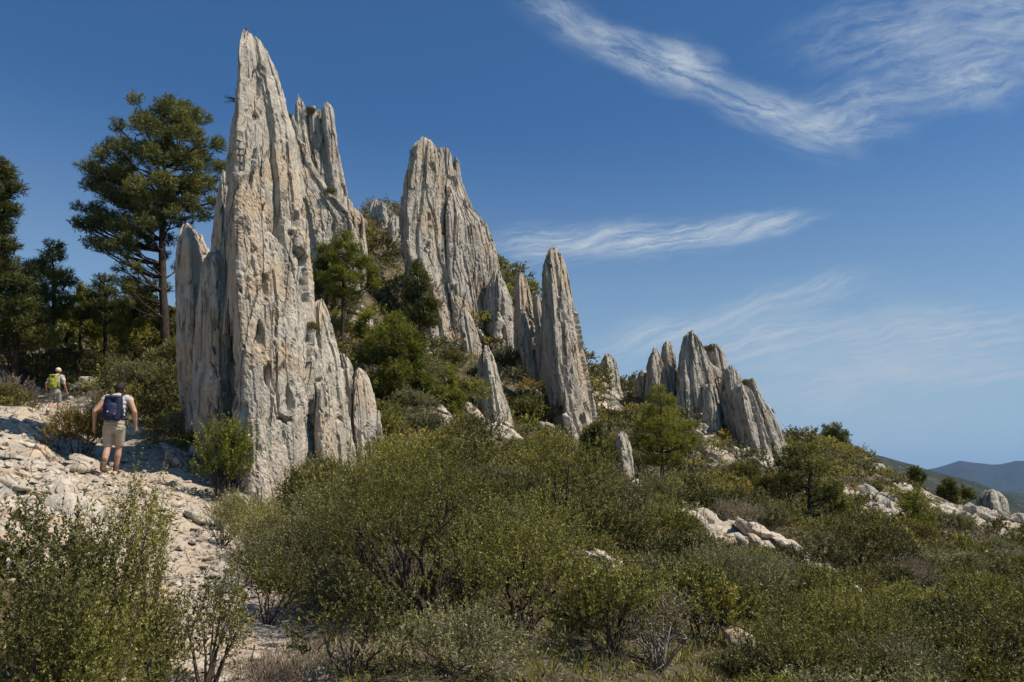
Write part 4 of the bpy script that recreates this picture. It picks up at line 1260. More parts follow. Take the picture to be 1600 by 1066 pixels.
# pines and other trees --------------------------------------------------
def tree(name, Y, trunk, clumps, label, mat, cat='pine', needles=0.17, nw=0.022, tuft=11, dens=1.0, seed=1, trunk_px=9, group=None, spread=0.9, bend_limbs=True):
    """trunk: pixel path from foot to top; clumps: (px, py, radius px) of the crown as it stands at distance Y"""
    r = np.random.default_rng(seed)
    foot = on_ground(trunk[0][0], Y)
    e = empty(name, foot, label, cat, group)
    T = np.array([at(a, b, Y) for a, b in trunk]); T[0] = foot - np.array([0, 0, .3])
    T = T - foot
    m = Y / F
    ts = np.linspace(0, 1, len(T)); tt = np.linspace(0, 1, 24)
    TP = np.stack([np.interp(tt, ts, T[:, k]) for k in range(3)], 1)
    TP[2:-1, :2] += (np.cumsum(r.normal(size=(21, 2)), axis=0) * 0.004 * Y / 10)
    tb = Tubes()
    tb.add(TP, np.linspace(trunk_px * m * .5, trunk_px * m * .1, 24), 9)
    sv, sf = tb.arrays()
    mesh_obj('trunk', sv, sf, M_BARK, e, None, True)
    Pn, Dn, tin = [], [], []
    rmax = max(c[2] for c in clumps) * m
    xs = np.array([c[0] for c in clumps]); half = (xs.max() - xs.min()) / 2 * m
    br = Tubes()
    for cx, cy, cr in clumps:
        c0 = at(cx, cy, Y) - foot
        # the crown is as deep as it is wide: clumps also in front of and behind the trunk plane
        off = abs(c0[0] - np.interp(c0[2], TP[:, 2], TP[:, 0]))
        dep = math.sqrt(max(0.05, 1 - (off / (half + 1e-3)) ** 2)) * half * spread
        for rep in range(3):
            if rep == 0:
                c = c0 + np.array([0, r.uniform(-.35, .35) * dep, 0]); R = cr * m * 1.05
            else:
                yy_ = (1 if rep == 1 else -1) * r.uniform(.35, .95) * dep
                c = c0 + np.array([-(c0[0] - np.interp(c0[2], TP[:, 2], TP[:, 0])) * 0.15, yy_, 0.0])
                c[2] = (c0[2] + foot[2] - EYE[2]) * (Y + yy_) / Y - foot[2] + EYE[2]; R = cr * m * 0.95
            zt = c[2] - 0.35 * np.linalg.norm(c[:2])
            zt = np.clip(zt, TP[2, 2], TP[-1, 2])
            j = np.argmin(np.abs(TP[:, 2] - zt))
            mid = TP[j] * .45 + c * .55 + np.array([0, 0, -0.12 * np.linalg.norm(c - TP[j])])
            t3 = np.linspace(0, 1, 6)[:, None]
            bp_ = (1 - t3) ** 2 * TP[j] + 2 * t3 * (1 - t3) * mid + t3 ** 2 * c
            bp_[1:-1] += r.normal(size=(4, 3)) * R * .07
            rb = trunk_px * m * 0.13
            br.add(bp_, np.linspace(rb, rb * .3, 6), 5)
            nt_ = int(max(14, dens * 32 * (cr / 10) ** 1.6))
            d = unit(r.normal(size=(nt_, 3)) + np.array([0, 0, .25]))
            u = r.uniform(.25, 1, nt_) ** .6
            B = c + d * np.array([1, 1, .78]) * R * u[:, None]
            od = unit(d * .7 + unit(c - TP[j]) * .5 + np.array([0, 0, .55]) + r.normal(size=(nt_, 3)) * .25)
            for _ in range(max(3, nt_ // 14)):
                e_ = B[r.integers(nt_)]
                br.add([bp_[3 + r.integers(3)], (c + e_) / 2 + r.normal(size=3) * R * .1, e_], [rb * .35, rb * .22, rb * .1], 4)
            Pn.append(np.repeat(B, tuft, 0)); tin.append(np.repeat(r.normal(.42, .14) + .22 * d[:, 2] * 0.5 + r.normal(0, .09, nt_), tuft))
            Dn.append(np.repeat(od, tuft, 0))
    Pn, Dn, tin = np.concatenate(Pn), np.concatenate(Dn), np.concatenate(tin)
    k = len(Pn)
    st = r.uniform(-.5, .75, k)
    Pn = Pn + Dn * (needles * 1.3 * st)[:, None]
    D = unit(Dn * .65 + unit(r.normal(size=Pn.shape)) * .85)
    V = leaves(Pn, D, needles * r.uniform(.6, 1.2, k), 1.15 * nw * r.uniform(.7, 1.3, k), r)
    tint = np.clip(tin + .12 * st + r.normal(0, .08, k), 0, 1)
    mesh_obj('crown', V, np.arange(len(V)).reshape(-1, 3), mat, e, {'tint': np.repeat(tint, 3)})
    bv, bf = br.arrays()
    mesh_obj('branches', bv, bf, M_BARK, e, None, True)
    return e


tree('pine_tree', 32, [(260, 552), (256, 480), (254, 400), (256, 330), (255, 270), (258, 215), (250, 165)], [
    (246, 158, 12), (277, 170, 16), (305, 186, 16), (216, 198, 13), (240, 185, 14), (263, 200, 24), (292, 214, 22), (336, 226, 13), (197, 231, 14), (225, 240, 22), (263, 248, 26),
    (305, 250, 22), (340, 262, 13), (164, 247, 13), (130, 261, 9), (145, 277, 16), (173, 275, 18), (206, 275, 18), (249, 292, 22), (291, 284, 20), (320, 288, 17), (141, 293, 11),
    (183, 306, 20), (211, 322, 20), (253, 320, 22), (288, 320, 18), (127, 327, 10), (115, 349, 9), (136, 355, 14), (164, 344, 18), (197, 356, 18), (230, 352, 18), (263, 350, 16),
    (141, 380, 11), (170, 388, 12), (205, 384, 12), (236, 376, 12), (325, 315, 12), (306, 336, 13), (290, 300, 14), (222, 403, 9), (208, 420, 9), (243, 420, 10), (200, 442, 9), (232, 452, 10), (212, 474, 10)],
     'tall dark pine with a broad layered crown left of the tallest spire', M_PINE, trunk_px=15, seed=3, dens=.8, needles=.19, nw=.03, tuft=12, spread=.75)
tree('pine_tree', 25, [(-30, 560), (-28, 420), (-25, 300), (-20, 250)], [
    (12, 275, 15), (25, 296, 11), (-5, 262, 16), (0, 305, 18), (18, 330, 13), (-20, 330, 25), (0, 355, 20), (14, 385, 14), (-20, 400, 25), (0, 420, 22), (20, 445, 18), (42, 448, 12), (-20, 470, 26), (15, 478, 18), (40, 480, 14)],
     'dark pine cut off by the left edge of the picture', M_PINE, trunk_px=16, seed=5, dens=.8, needles=.17, nw=.028)
tree('pine_tree', 33, [(84, 535), (86, 470), (86, 420), (85, 382)], [
    (85, 384, 6), (77, 396, 8), (93, 402, 8), (68, 410, 8), (70, 425, 11), (98, 430, 11), (85, 440, 14), (56, 417, 9), (110, 442, 9), (84, 462, 17), (60, 462, 14), (104, 476, 13), (76, 490, 13), (96, 492, 12)],
     'young pointed pine on the left skyline above the far hiker', M_PINE_SOFT, trunk_px=8, seed=8, dens=.6, needles=.2, nw=.03)
tree('pine_tree', 36, [(166, 540), (165, 480), (163, 436)], [
    (163, 436, 6), (158, 450, 9), (172, 460, 10), (148, 466, 10), (165, 480, 15), (186, 478, 11), (140, 490, 12), (190, 498, 12), (165, 500, 14)],
     'small dark pine between the young pointed pine and the tall broad one', M_PINE, trunk_px=7, seed=9, dens=.8, needles=.2, nw=.035)
tree('pine_tree', 28, [(534, 492), (536, 440), (541, 400), (543, 368)], [
    (542, 370, 8), (530, 383, 11), (552, 388, 11), (518, 402, 12), (548, 405, 14), (570, 412, 13), (533, 425, 15), (510, 436, 10), (558, 438, 14), (585, 425, 8), (588, 445, 9), (520, 455, 12), (548, 460, 12)],
     'light green pine growing in the gully behind the tallest spire', M_PINE_SOFT, trunk_px=7, seed=12, dens=.65, needles=.16, nw=.028)
tree('pine_tree', 24, [(606, 672), (608, 620), (612, 570), (618, 520)], [
    (618, 506, 13), (600, 522, 15), (638, 526, 17), (620, 545, 20), (655, 548, 14), (590, 560, 16), (650, 570, 18), (625, 585, 24), (595, 600, 20), (662, 600, 18), (630, 625, 24), (598, 640, 16), (665, 632, 17), (690, 615, 10), (640, 650, 18)],
     'soft fluffy mid-green pine in the scrub right of the small pointed fin', M_PINE_SOFT, trunk_px=8, seed=14, dens=.7, needles=.19, nw=.026)
tree('pine_tree', 30, [(1034, 748), (1033, 700), (1032, 650), (1030, 612)], [
    (1030, 610, 6), (1024, 624, 9), (1040, 628, 9), (1014, 645, 12), (1046, 648, 13), (1030, 664, 17), (1004, 668, 12), (1060, 670, 13), (1040, 690, 18), (1010, 698, 16), (1070, 696, 14), (1085, 666, 8), (1055, 720, 14), (1020, 722, 12), (1000, 690, 9), (1085, 690, 9)],
     'bright green young pine in front of the grey ridge-end cluster', M_PINE_SOFT, trunk_px=7, seed=16, dens=.6, needles=.18, nw=.026)
tree('pine_tree', 57, [(1302, 735), (1302, 700), (1300, 670)], [
    (1300, 669, 5), (1295, 680, 8), (1309, 681, 8), (1287, 692, 9), (1302, 697, 12), (1316, 692, 9), (1284, 706, 10), (1320, 707, 11), (1300, 715, 14), (1280, 696, 5), (1328, 704, 6), (1312, 722, 12), (1288, 722, 12)],
     'small dark cone-shaped pine standing alone on the right skyline', M_PINE, trunk_px=5, seed=18, dens=1.1, needles=.28, nw=.06)
tree('pine_tree', 38, [(1428, 868), (1427, 830), (1427, 790)], [
    (1427, 778, 6), (1419, 792, 10), (1438, 794, 10), (1408, 812, 11), (1427, 818, 15), (1447, 812, 12), (1400, 828, 8), (1420, 838, 14), (1446, 834, 12), (1460, 822, 7)],
     'dark green pine on the far right slope among white outcrops', M_PINE_SOFT, trunk_px=7, seed=20, dens=.6, needles=.2, nw=.034)
tree('olive_tree', 31, [(1266, 806), (1264, 780), (1262, 750), (1270, 720)], [
    (1240, 705, 14), (1256, 704, 13), (1280, 728, 13), (1300, 760, 13), (1225, 725, 14), (1250, 728, 17), (1278, 738, 17), (1306, 775, 13), (1235, 752, 14), (1262, 762, 14), (1290, 775, 15), (1326, 786, 11), (1212, 748, 9), (1320, 788, 12)],
     'loose-crowned olive-green tree with forked trunks right of the ridge-end cluster', M_JUN, 'tree', trunk_px=8, seed=22, dens=.42, needles=.13, nw=.045, tuft=9)
tree('pine_tree', 60, [(1430, 765), (1430, 740)], [(1430, 738, 6), (1424, 746, 7), (1436, 747, 7), (1430, 754, 9)],
     'round little dark tree on the right skyline before the distant hills', M_PINE, 'tree', trunk_px=3, seed=24, dens=1.2, needles=.28, nw=.08)
tree('pine_tree', 60, [(1509, 790), (1509, 770)], [(1508, 770, 6), (1502, 776, 6), (1514, 777, 6)],
     'tiny dark round tree on the skyline just left of the dark hump-shaped boulder', M_PINE, 'tree', trunk_px=3, seed=25, dens=1.2, needles=.28, nw=.08)

for (cx_, cy_, Yt, hpx, wpx, mt, lab_, sd_) in [
        (700, 690, 25.5, 110, 62, M_PINE_SOFT, 'bushy low pine between the soft fluffy pine and the short pointed spire', 41),
        (510, 470, 29.5, 85, 60, M_PINE, 'dark little pine in the gully just right of the tallest spire', 42),
        (655, 520, 33, 105, 60, M_PINE, 'dark pine in the gully right in front of the broad ridge-topped tower', 43),
        (575, 585, 26, 95, 56, M_PINE_SOFT, 'young pine between the small pointed fin and the soft fluffy pine', 44),
        (25, 560, 31, 150, 110, M_PINE, 'dense dark pine thicket on the slope at the left edge', 45),
        (215, 560, 34, 120, 90, M_PINE_SOFT, 'dense low pine behind the near hiker, left of the big pine trunk', 46),
        (128, 540, 38, 90, 60, M_PINE_SOFT, 'bushy little pine on the left skyline between the two small pines', 47),
        (1365, 815, 44, 55, 36, M_PINE, 'tiny dark pine among the outcrops left of the dark pine', 48),
        (1480, 790, 55, 34, 26, M_PINE, 'tiny dark pine near the far right skyline between pale rocks', 49),
        (1190, 800, 33, 50, 48, M_PINE_SOFT, 'small rounded pine left of the loose olive-green tree', 50),
        (930, 725, 27, 60, 50, M_PINE, 'small dark pine at the right foot of the leaning blade', 51),
        (1345, 735, 58, 22, 16, M_PINE, 'tiny pine on the skyline right of the cone-shaped pine', 52)]:
    rr = np.random.default_rng(sd_)
    cl_ = []
    for q_ in range(14):
        t_ = (q_ + .5) / 14
        w_ = wpx * .5 * (0.12 + 0.88 * t_ ** .8) * rr.uniform(.3, 1.0)
        cl_.append((cx_ + rr.choice([-1, 1]) * w_, cy_ - hpx + hpx * .88 * t_ + rr.uniform(-3, 3), wpx * (0.09 + .13 * t_)))
    tree('pine_tree', Yt, [(cx_, cy_ + 8), (cx_ + 1, cy_ - hpx * .5), (cx_, cy_ - hpx)], cl_, lab_, mt, trunk_px=max(2, wpx * .09), seed=sd_, dens=.8, needles=.0055 * Yt, nw=.001 * Yt)

# scrub that covers the slope -------------------------------------------
KINDS = [('juniper_bush', M_JUN, 'olive-green bush'), ('rosemary_bush', M_ROSE, 'grey-green bush'), ('kermes_oak', M_OAK, 'dark green bush'), ('broom_bush', M_YEL, 'yellowish bush'), ('dry_bush', M_DRY, 'dry brown bush')]
MID, FAR = {}, {}
for ki, (kn, km, _) in enumerate(KINDS):
    MID[ki] = []
    for v in range(3):
        V, Fc, tint, tb = shrub_arrays(900 + ki * 10 + v, 1.0, 1.0, 620 if ki != 4 else 380, 15, .26, .085, .034 if ki != 4 else .012, lumps=11, upright=[.6, 1.0, .4, 1.1, 1.0][ki], stems=6)
        sv, sf = tb.arrays()
        MID[ki].append((mesh_data('foliage', V, Fc, km, {'tint': tint}), mesh_data('stem', sv, sf, M_STEM if ki != 4 else M_GREYSTEM, None, True)))
    FAR[ki] = [shrub_arrays(950 + ki * 10 + v, 1.0, 1.0, 54, 6, .30, .235, .118 if ki != 4 else .035, lumps=8, upright=.5, stems=1)[:3] for v in range(3)]


def zone_label(px, py):
    if px < 300:
        return ('on the left slope around the hikers', 'left')
    if px < 560 and py < 720:
        return ('between the rock slabs near the tallest spire', 'spire foot')
    if px < 850 and py < 640:
        return ('in the gully between the tallest spire and the leaning blade', 'gully')
    if px < 900:
        return ('behind the largest foreground juniper', 'central scrub')
    if py < 770:
        return ('on the ridge slope around the ridge-end cluster', 'ridge')
    if px < 1230:
        return ('in the middle slope left of the oak thicket', 'mid slope')
    return ('on the lower right slope', 'right slope')


def scatter():
    r = np.random.default_rng(77)
    big, small = [], []
    placed = []
    grid = {}
    n_try = 15000
    Yc = 6.0 + (66 - 6.0) * r.uniform(size=n_try) ** 0.62
    px = r.uniform(-140, 1740, n_try)
    x = (px - 800) / F / math.cos(PITCH) * Yc
    sz = r.uniform(0.45, 0.95, n_try) * (0.62 + 0.014 * Yc) * np.where((Yc > 46) & (px > 1250), .6, 1)
    gz = ground_z(x, Yc)
    pd = path_dist(x, Yc); bm = bare_mask(x, Yc)
    kn = fbm(np.stack([x * .16, Yc * .16, 0 * x], 1), 3) + r.normal(0, .22, n_try)
    for i in range(n_try):
        X, Y_, s = x[i], Yc[i], sz[i]
        if pd[i] < s * .55 + .15 or bm[i] > r.uniform(.25, .9):
            continue
        if Y_ < 13.5 and px[i] < 430:
            continue
        if Y_ > 47 and px[i] > 1320 and s > .75:
            continue
        if Y_ < 9 and px[i] < 1100:
            continue
        if math.hypot(X - HK1[0], Y_ - HK1[1]) < 1.5 or (abs(px[i] - 172) < 50 and Y_ < 17.5) or (abs(px[i] - 82) < 45 and 17 < Y_ < 29):
            continue
        if px[i] < 330 and Y_ < 17:
            continue
        if any(abs(px[i] - a_) < w_ and Yf - 11 < Y_ < Yf + .5 for a_, w_, Yf in ((962, 24, 54), (978, 22, 29), (778, 30, 29.5), (570, 24, 18.9), (736, 18, 35.5), (895, 30, 32), (440, 60, 17), (1200, 40, 48))):
            continue
        if (1045 < px[i] < 1215 and 17.5 < Y_ < 22.8) or (1215 <= px[i] < 1345 and 14.8 < Y_ < 19.5 and r.uniform() < .8) or (915 < px[i] < 1000 and 10.5 < Y_ < 12.8):
            continue
        if 1335 < px[i] < 1600 and 36 < Y_ < 57 and r.uniform() < .6:
            continue
        key = (int(X // 2), int(Y_ // 2)); ok = True
        for dx in (-1, 0, 1):
            for dy in (-1, 0, 1):
                for (a, b_, c_) in grid.get((key[0] + dx, key[1] + dy), ()):
                    if (a - X) ** 2 + (b_ - Y_) ** 2 < (0.62 * (c_ + s)) ** 2:
                        ok = False
        if not ok:
            continue
        grid.setdefault(key, []).append((X, Y_, s))
        v = kn[i]
        ki = 2 if v < -.22 else 0 if v < .12 else 1 if v < .48 else 3 if v < .56 else 4
        placed.append((Y_ / s, X, Y_, gz[i], s, ki, px[i]))
    placed.sort()
    cnt = 0
    for q, X, Y_, z, s, ki, p in placed:
        inview = -40 < p < 1640
        rz = r.uniform(0, 6.28); hs = s * r.uniform(.7, 1.15)
        if inview and cnt < 295:
            cnt += 1
            py = 533 + F * math.tan(PITCH - math.atan2(z - EYE[2], Y_))
            zl, zg = zone_label(p, py)
            dl = describe(p, py - .4 * s * F / Y_, KINDS[ki][2], 1.4 * s * F / Y_)
            nm, km, look = KINDS[ki]
            o = empty(nm, (X, Y_, z - .05), dl[0], 'bush', dl[1], rz)
            o.scale = (s, s, hs)
            SEEN.append(o)
            fo, stm = MID[ki][r.integers(3)]
            link(bpy.data.objects.new('foliage', fo), o)
            if Y_ < 26:
                link(bpy.data.objects.new('stem', stm), o)
        elif -90 < p < 1690:
            small.append((X, Y_, z, s, hs, ki, rz))
    for ki in range(5):
        Vs, Ts = [], []
        for X, Y_, z, s, hs, k2, rz in small:
            if k2 != ki:
                continue
            V, Fc, t = FAR[ki][r.integers(3)]
            c_, s_ = math.cos(rz), math.sin(rz)
            V = (V @ np.array([[c_, s_, 0], [-s_, c_, 0], [0, 0, 1]])) * (s, s, hs) + (X, Y_, z - .05)
            Vs.append(V); Ts.append(np.clip(t + r.normal(0, .09), 0, 1))
        if Vs:
            V = np.concatenate(Vs)
            tag(mesh_obj('distant_scrub', V, np.arange(len(V)).reshape(-1, 3), KINDS[ki][1], None, {'tint': np.concatenate(Ts)}),
                'mass of %ses covering the farther hillside' % KINDS[ki][2], 'scrub', kind='stuff')
    print('bushes', cnt, 'merged', len(small))


scatter()


def ground_cover():
    """low herbs and dry grass under the bushes"""
    r = np.random.default_rng(99)
    for mat, lab, n, L, W, sel in [(M_ROSE, 'low grey-green herbs between the bushes', 12000, .15, .022, 0), (M_DRY, 'dry straw-coloured grass between the bushes and along the path', 6000, .20, .010, 1), (M_JUN, 'low green plants between the bushes', 9000, .16, .03, 2)]:
        Y_ = 4.2 + 62 * r.uniform(size=n) ** 1.5
        px = r.uniform(-80, 1680, n)
        x = (px - 800) / F / math.cos(PITCH) * Y_
        pd = path_dist(x, Y_); bm = bare_mask(x, Y_)
        k = (pd > r.exponential(.12, n)) & (bm < r.uniform(0, .9, n))
        if sel == 1:
            k &= (Y_ > 9)
        if sel == 1:
            # clump of straw beside the path in the foreground
            x = np.concatenate([x, r.normal(at(428, 1040, 7.0)[0], .2, 420)]); Y_ = np.concatenate([Y_, r.normal(7.0, .45, 420)]); k = np.concatenate([k, np.ones(420, bool)])
        x, Y_ = x[k], Y_[k]
        z = ground_z(x, Y_)
        m = len(x); per = 9
        s = ((0.7 + Y_ * .03) * np.clip(Y_ / 10, .5, 1))[:, None] * np.ones((m, per))
        B = np.stack([x, Y_, z], 1)[:, None] + r.normal(size=(m, per, 3)) * np.array([.09, .09, .0]) * s[..., None]
        D = unit(r.normal(size=(m, per, 3)) * .55 + np.array([0, 0, .9]))
        V = leaves(B.reshape(-1, 3), D.reshape(-1, 3), (L * s * r.uniform(.5, 1.3, (m, per))).ravel(), (W * s).ravel(), r)
        t = np.repeat(np.clip(r.normal(.45, .2, m * per), 0, 1), 3)
        tag(mesh_obj('ground_cover', V, np.arange(len(V)).reshape(-1, 3), mat, None, {'tint': t}), lab, 'ground cover', kind='stuff')


ground_cover()


def ledge_plant(px, py, Y, rpx, label, ki=2, name='ledge_bush'):
    P = at(px, py, Y); s = rpx / F * Y
    fo, stm = MID[ki][(px + py) % 3]
    o = empty(name, P - np.array([0, 0, s * 1.15]), label, 'bush', None, px * .1)
    o.scale = (s, s, s * 1.35)
    link(bpy.data.objects.new('foliage', fo), o)


ledge_plant(484, 172, 34.6, 11, 'dark bush growing between the first two pinnacles on top of the high rock wall')
ledge_plant(516, 297, 32.4, 11, 'small green bush on a ledge halfway down the high rock wall', 0)
ledge_plant(453, 180, 33.0, 6, 'tiny bush on the skyline of the rock wall just right of the tallest spire', 0)
ledge_plant(490, 508, 17.5, 11, 'yellowish grass tuft on a ledge low on the right side of the tallest spire', 3)
ledge_plant(1107, 543, 51, 9, 'round bush on top of the grey multi-finned tower', 2)
ledge_plant(1161, 597, 49, 10, 'round dark bush on top of the stepped grey fins', 2)
ledge_plant(1200, 642, 50.5, 9, 'round dark bush low on the right flank of the stepped grey fins', 2)
ledge_plant(842, 467, 36.2, 9, 'dark bush wedged between the slim jagged spire and the leaning blade', 2)
ledge_plant(792, 440, 50, 10, 'dark bush on the skyline between the broad tower and the slim jagged spire', 2)
ledge_plant(598, 326, 52, 11, 'bush on the shaded rock lump left of the broad ridge-topped tower', 2)
ledge_plant(662, 468, 42.5, 8, 'small bush clinging to the left face of the broad tower', 0)
ledge_plant(713, 400, 43.5, 8, 'small green bush clinging high on the front of the broad tower', 0)
ledge_plant(722, 440, 43.0, 9, 'green bush on a ledge low on the front of the broad tower', 0)


def sprig():
    P = at(374, 158, 16.9)
    e = empty('dry_sprig', P, 'bare wiry sprig sticking out to the left near the top of the tallest spire', 'twig')
    r = np.random.default_rng(4); tb = Tubes()
    for k in range(14):
        d = np.array([-1, r.uniform(-.3, .3), r.uniform(-.25, .45)]) * r.uniform(.12, .38)
        tb.add([np.zeros(3) + (.12, .05, -.05), d * .5 + (0, 0, .02), d], [.009, .006, .003], 4)
    v, f = tb.arrays(); mesh_obj('twig', v, f, M_STEM, e)


sprig()

# ------------------------------------------------------------------ hikers
M_SKIN = plain('skin', (0.44, 0.25, 0.165), 0.6, 0.12, 6, 0.35)
M_HAIR = plain('dark_hair', (0.02, 0.015, 0.012), 0.7, 0.5, 60, 0.3, 0.01, (1, 1, .3))
M_WHITE = plain('white_shirt_cloth', (0.50, 0.48, 0.47), 0.9, 0.08, 9, 0.1, 0.02)
M_KHAKI = plain('khaki_cloth', (0.40, 0.345, 0.26), 0.9, 0.12, 9, 0.1, 0.02)
M_GREYK = plain('grey_khaki_cloth', (0.34, 0.33, 0.28), 0.9, 0.12, 9, 0.1, 0.02)
M_NAVY = plain('navy_pack_cloth', (0.014, 0.018, 0.05), 0.7, 0.3, 12, 0.3, 0.01)
M_NAVY2 = plain('blue_grey_pack_cloth', (0.03, 0.036, 0.08), 0.7, 0.3, 12, 0.3, 0.01)
M_LIMEP = plain('yellow_green_pack_cloth', (0.30, 0.31, 0.05), 0.7, 0.2, 12, 0.3, 0.01)
M_LIMED = plain('dark_green_pack_cloth', (0.16, 0.19, 0.04), 0.7, 0.2, 12, 0.3, 0.01)
M_BOOT = plain('brown_boot_leather', (0.12, 0.07, 0.045), 0.7, 0.3, 20, 0.3)
M_SOCK = plain('white_sock', (0.6, 0.58, 0.54), 0.95, 0.1, 30, 0.1)
M_CAP = plain('pale_cap_cloth', (0.62, 0.52, 0.42), 0.9, 0.1, 10, 0.1)
ICO2 = ico(2)


class Clay:
    """overlapping tapered limbs that a voxel remesh turns into one continuous surface"""
    def __init__(self, grow=0.0):
        self.V, self.F, self.n, self.grow = [], [], 0, grow

    def ball(self, c, r, s=(1, 1, 1)):
        V = ICO2[0] * (np.array(s) * r + self.grow) + np.array(c)
        self.V.append(V); self.F.append(ICO2[1] + self.n); self.n += len(V)

    def limb(self, a, b, ra, rb, s=(1, 1, 1)):
        a, b = np.array(a, float), np.array(b, float)
        k = max(2, int(np.linalg.norm(b - a) / (min(ra, rb) * 0.35 + 0.002)) + 1)
        for t in np.linspace(0, 1, k):
            self.ball(a * (1 - t) + b * t, ra * (1 - t) + rb * t, s)

    def build(self, name, mat, parent, voxel=0.012, smooth=4, cut=None):
        o = bpy.data.objects.new(name, mesh_data(name, np.concatenate(self.V), np.concatenate(self.F), mat))
        sc.collection.objects.link(o)
        m = o.modifiers.new('r', 'REMESH'); m.mode = 'VOXEL'; m.voxel_size = voxel; m.use_smooth_shade = True
        m2 = o.modifiers.new('s', 'SMOOTH'); m2.factor = 0.5; m2.iterations = smooth
        dg = bpy.context.evaluated_depsgraph_get()
        me = bpy.data.meshes.new_from_object(o.evaluated_get(dg))
        old = o.data; o.modifiers.clear(); o.data = me; bpy.data.meshes.remove(old)
        me.name = name
        if not me.materials:
            me.materials.append(mat)
        o.parent = parent
        return o


def hand(c, w, d, side):
    """relaxed hand: palm, four curled fingers, thumb towards the front; w wrist, d direction of the forearm"""
    w = np.array(w, float); d = unit(np.array(d, float))
    fwd = unit(np.array([0, 1, 0.1]) - d * np.dot(d, [0, 1, 0.1]))
    inn = unit(np.cross(d, fwd)) * 1.0
    if inn[0] * side > 0:
        inn = -inn
    c.limb(w, w + d * .085, .026, .034, (1, 1, 1))
    for k, L in enumerate((.068, .078, .072, .056)):
        b = w + d * .09 + fwd * (.030 - .020 * k)
        m = b + d * L * .5 + inn * .012
        c.limb(b, m, .0115, .0105); c.limb(m, m + d * L * .4 + inn * .03, .0105, .009)
    t = w + d * .03 + fwd * .032
    c.limb(t, t + d * .03 + fwd * .022, .014, .012); c.limb(t + d * .03 + fwd * .022, t + d * .06 + fwd * .024 + inn * .012, .012, .010)


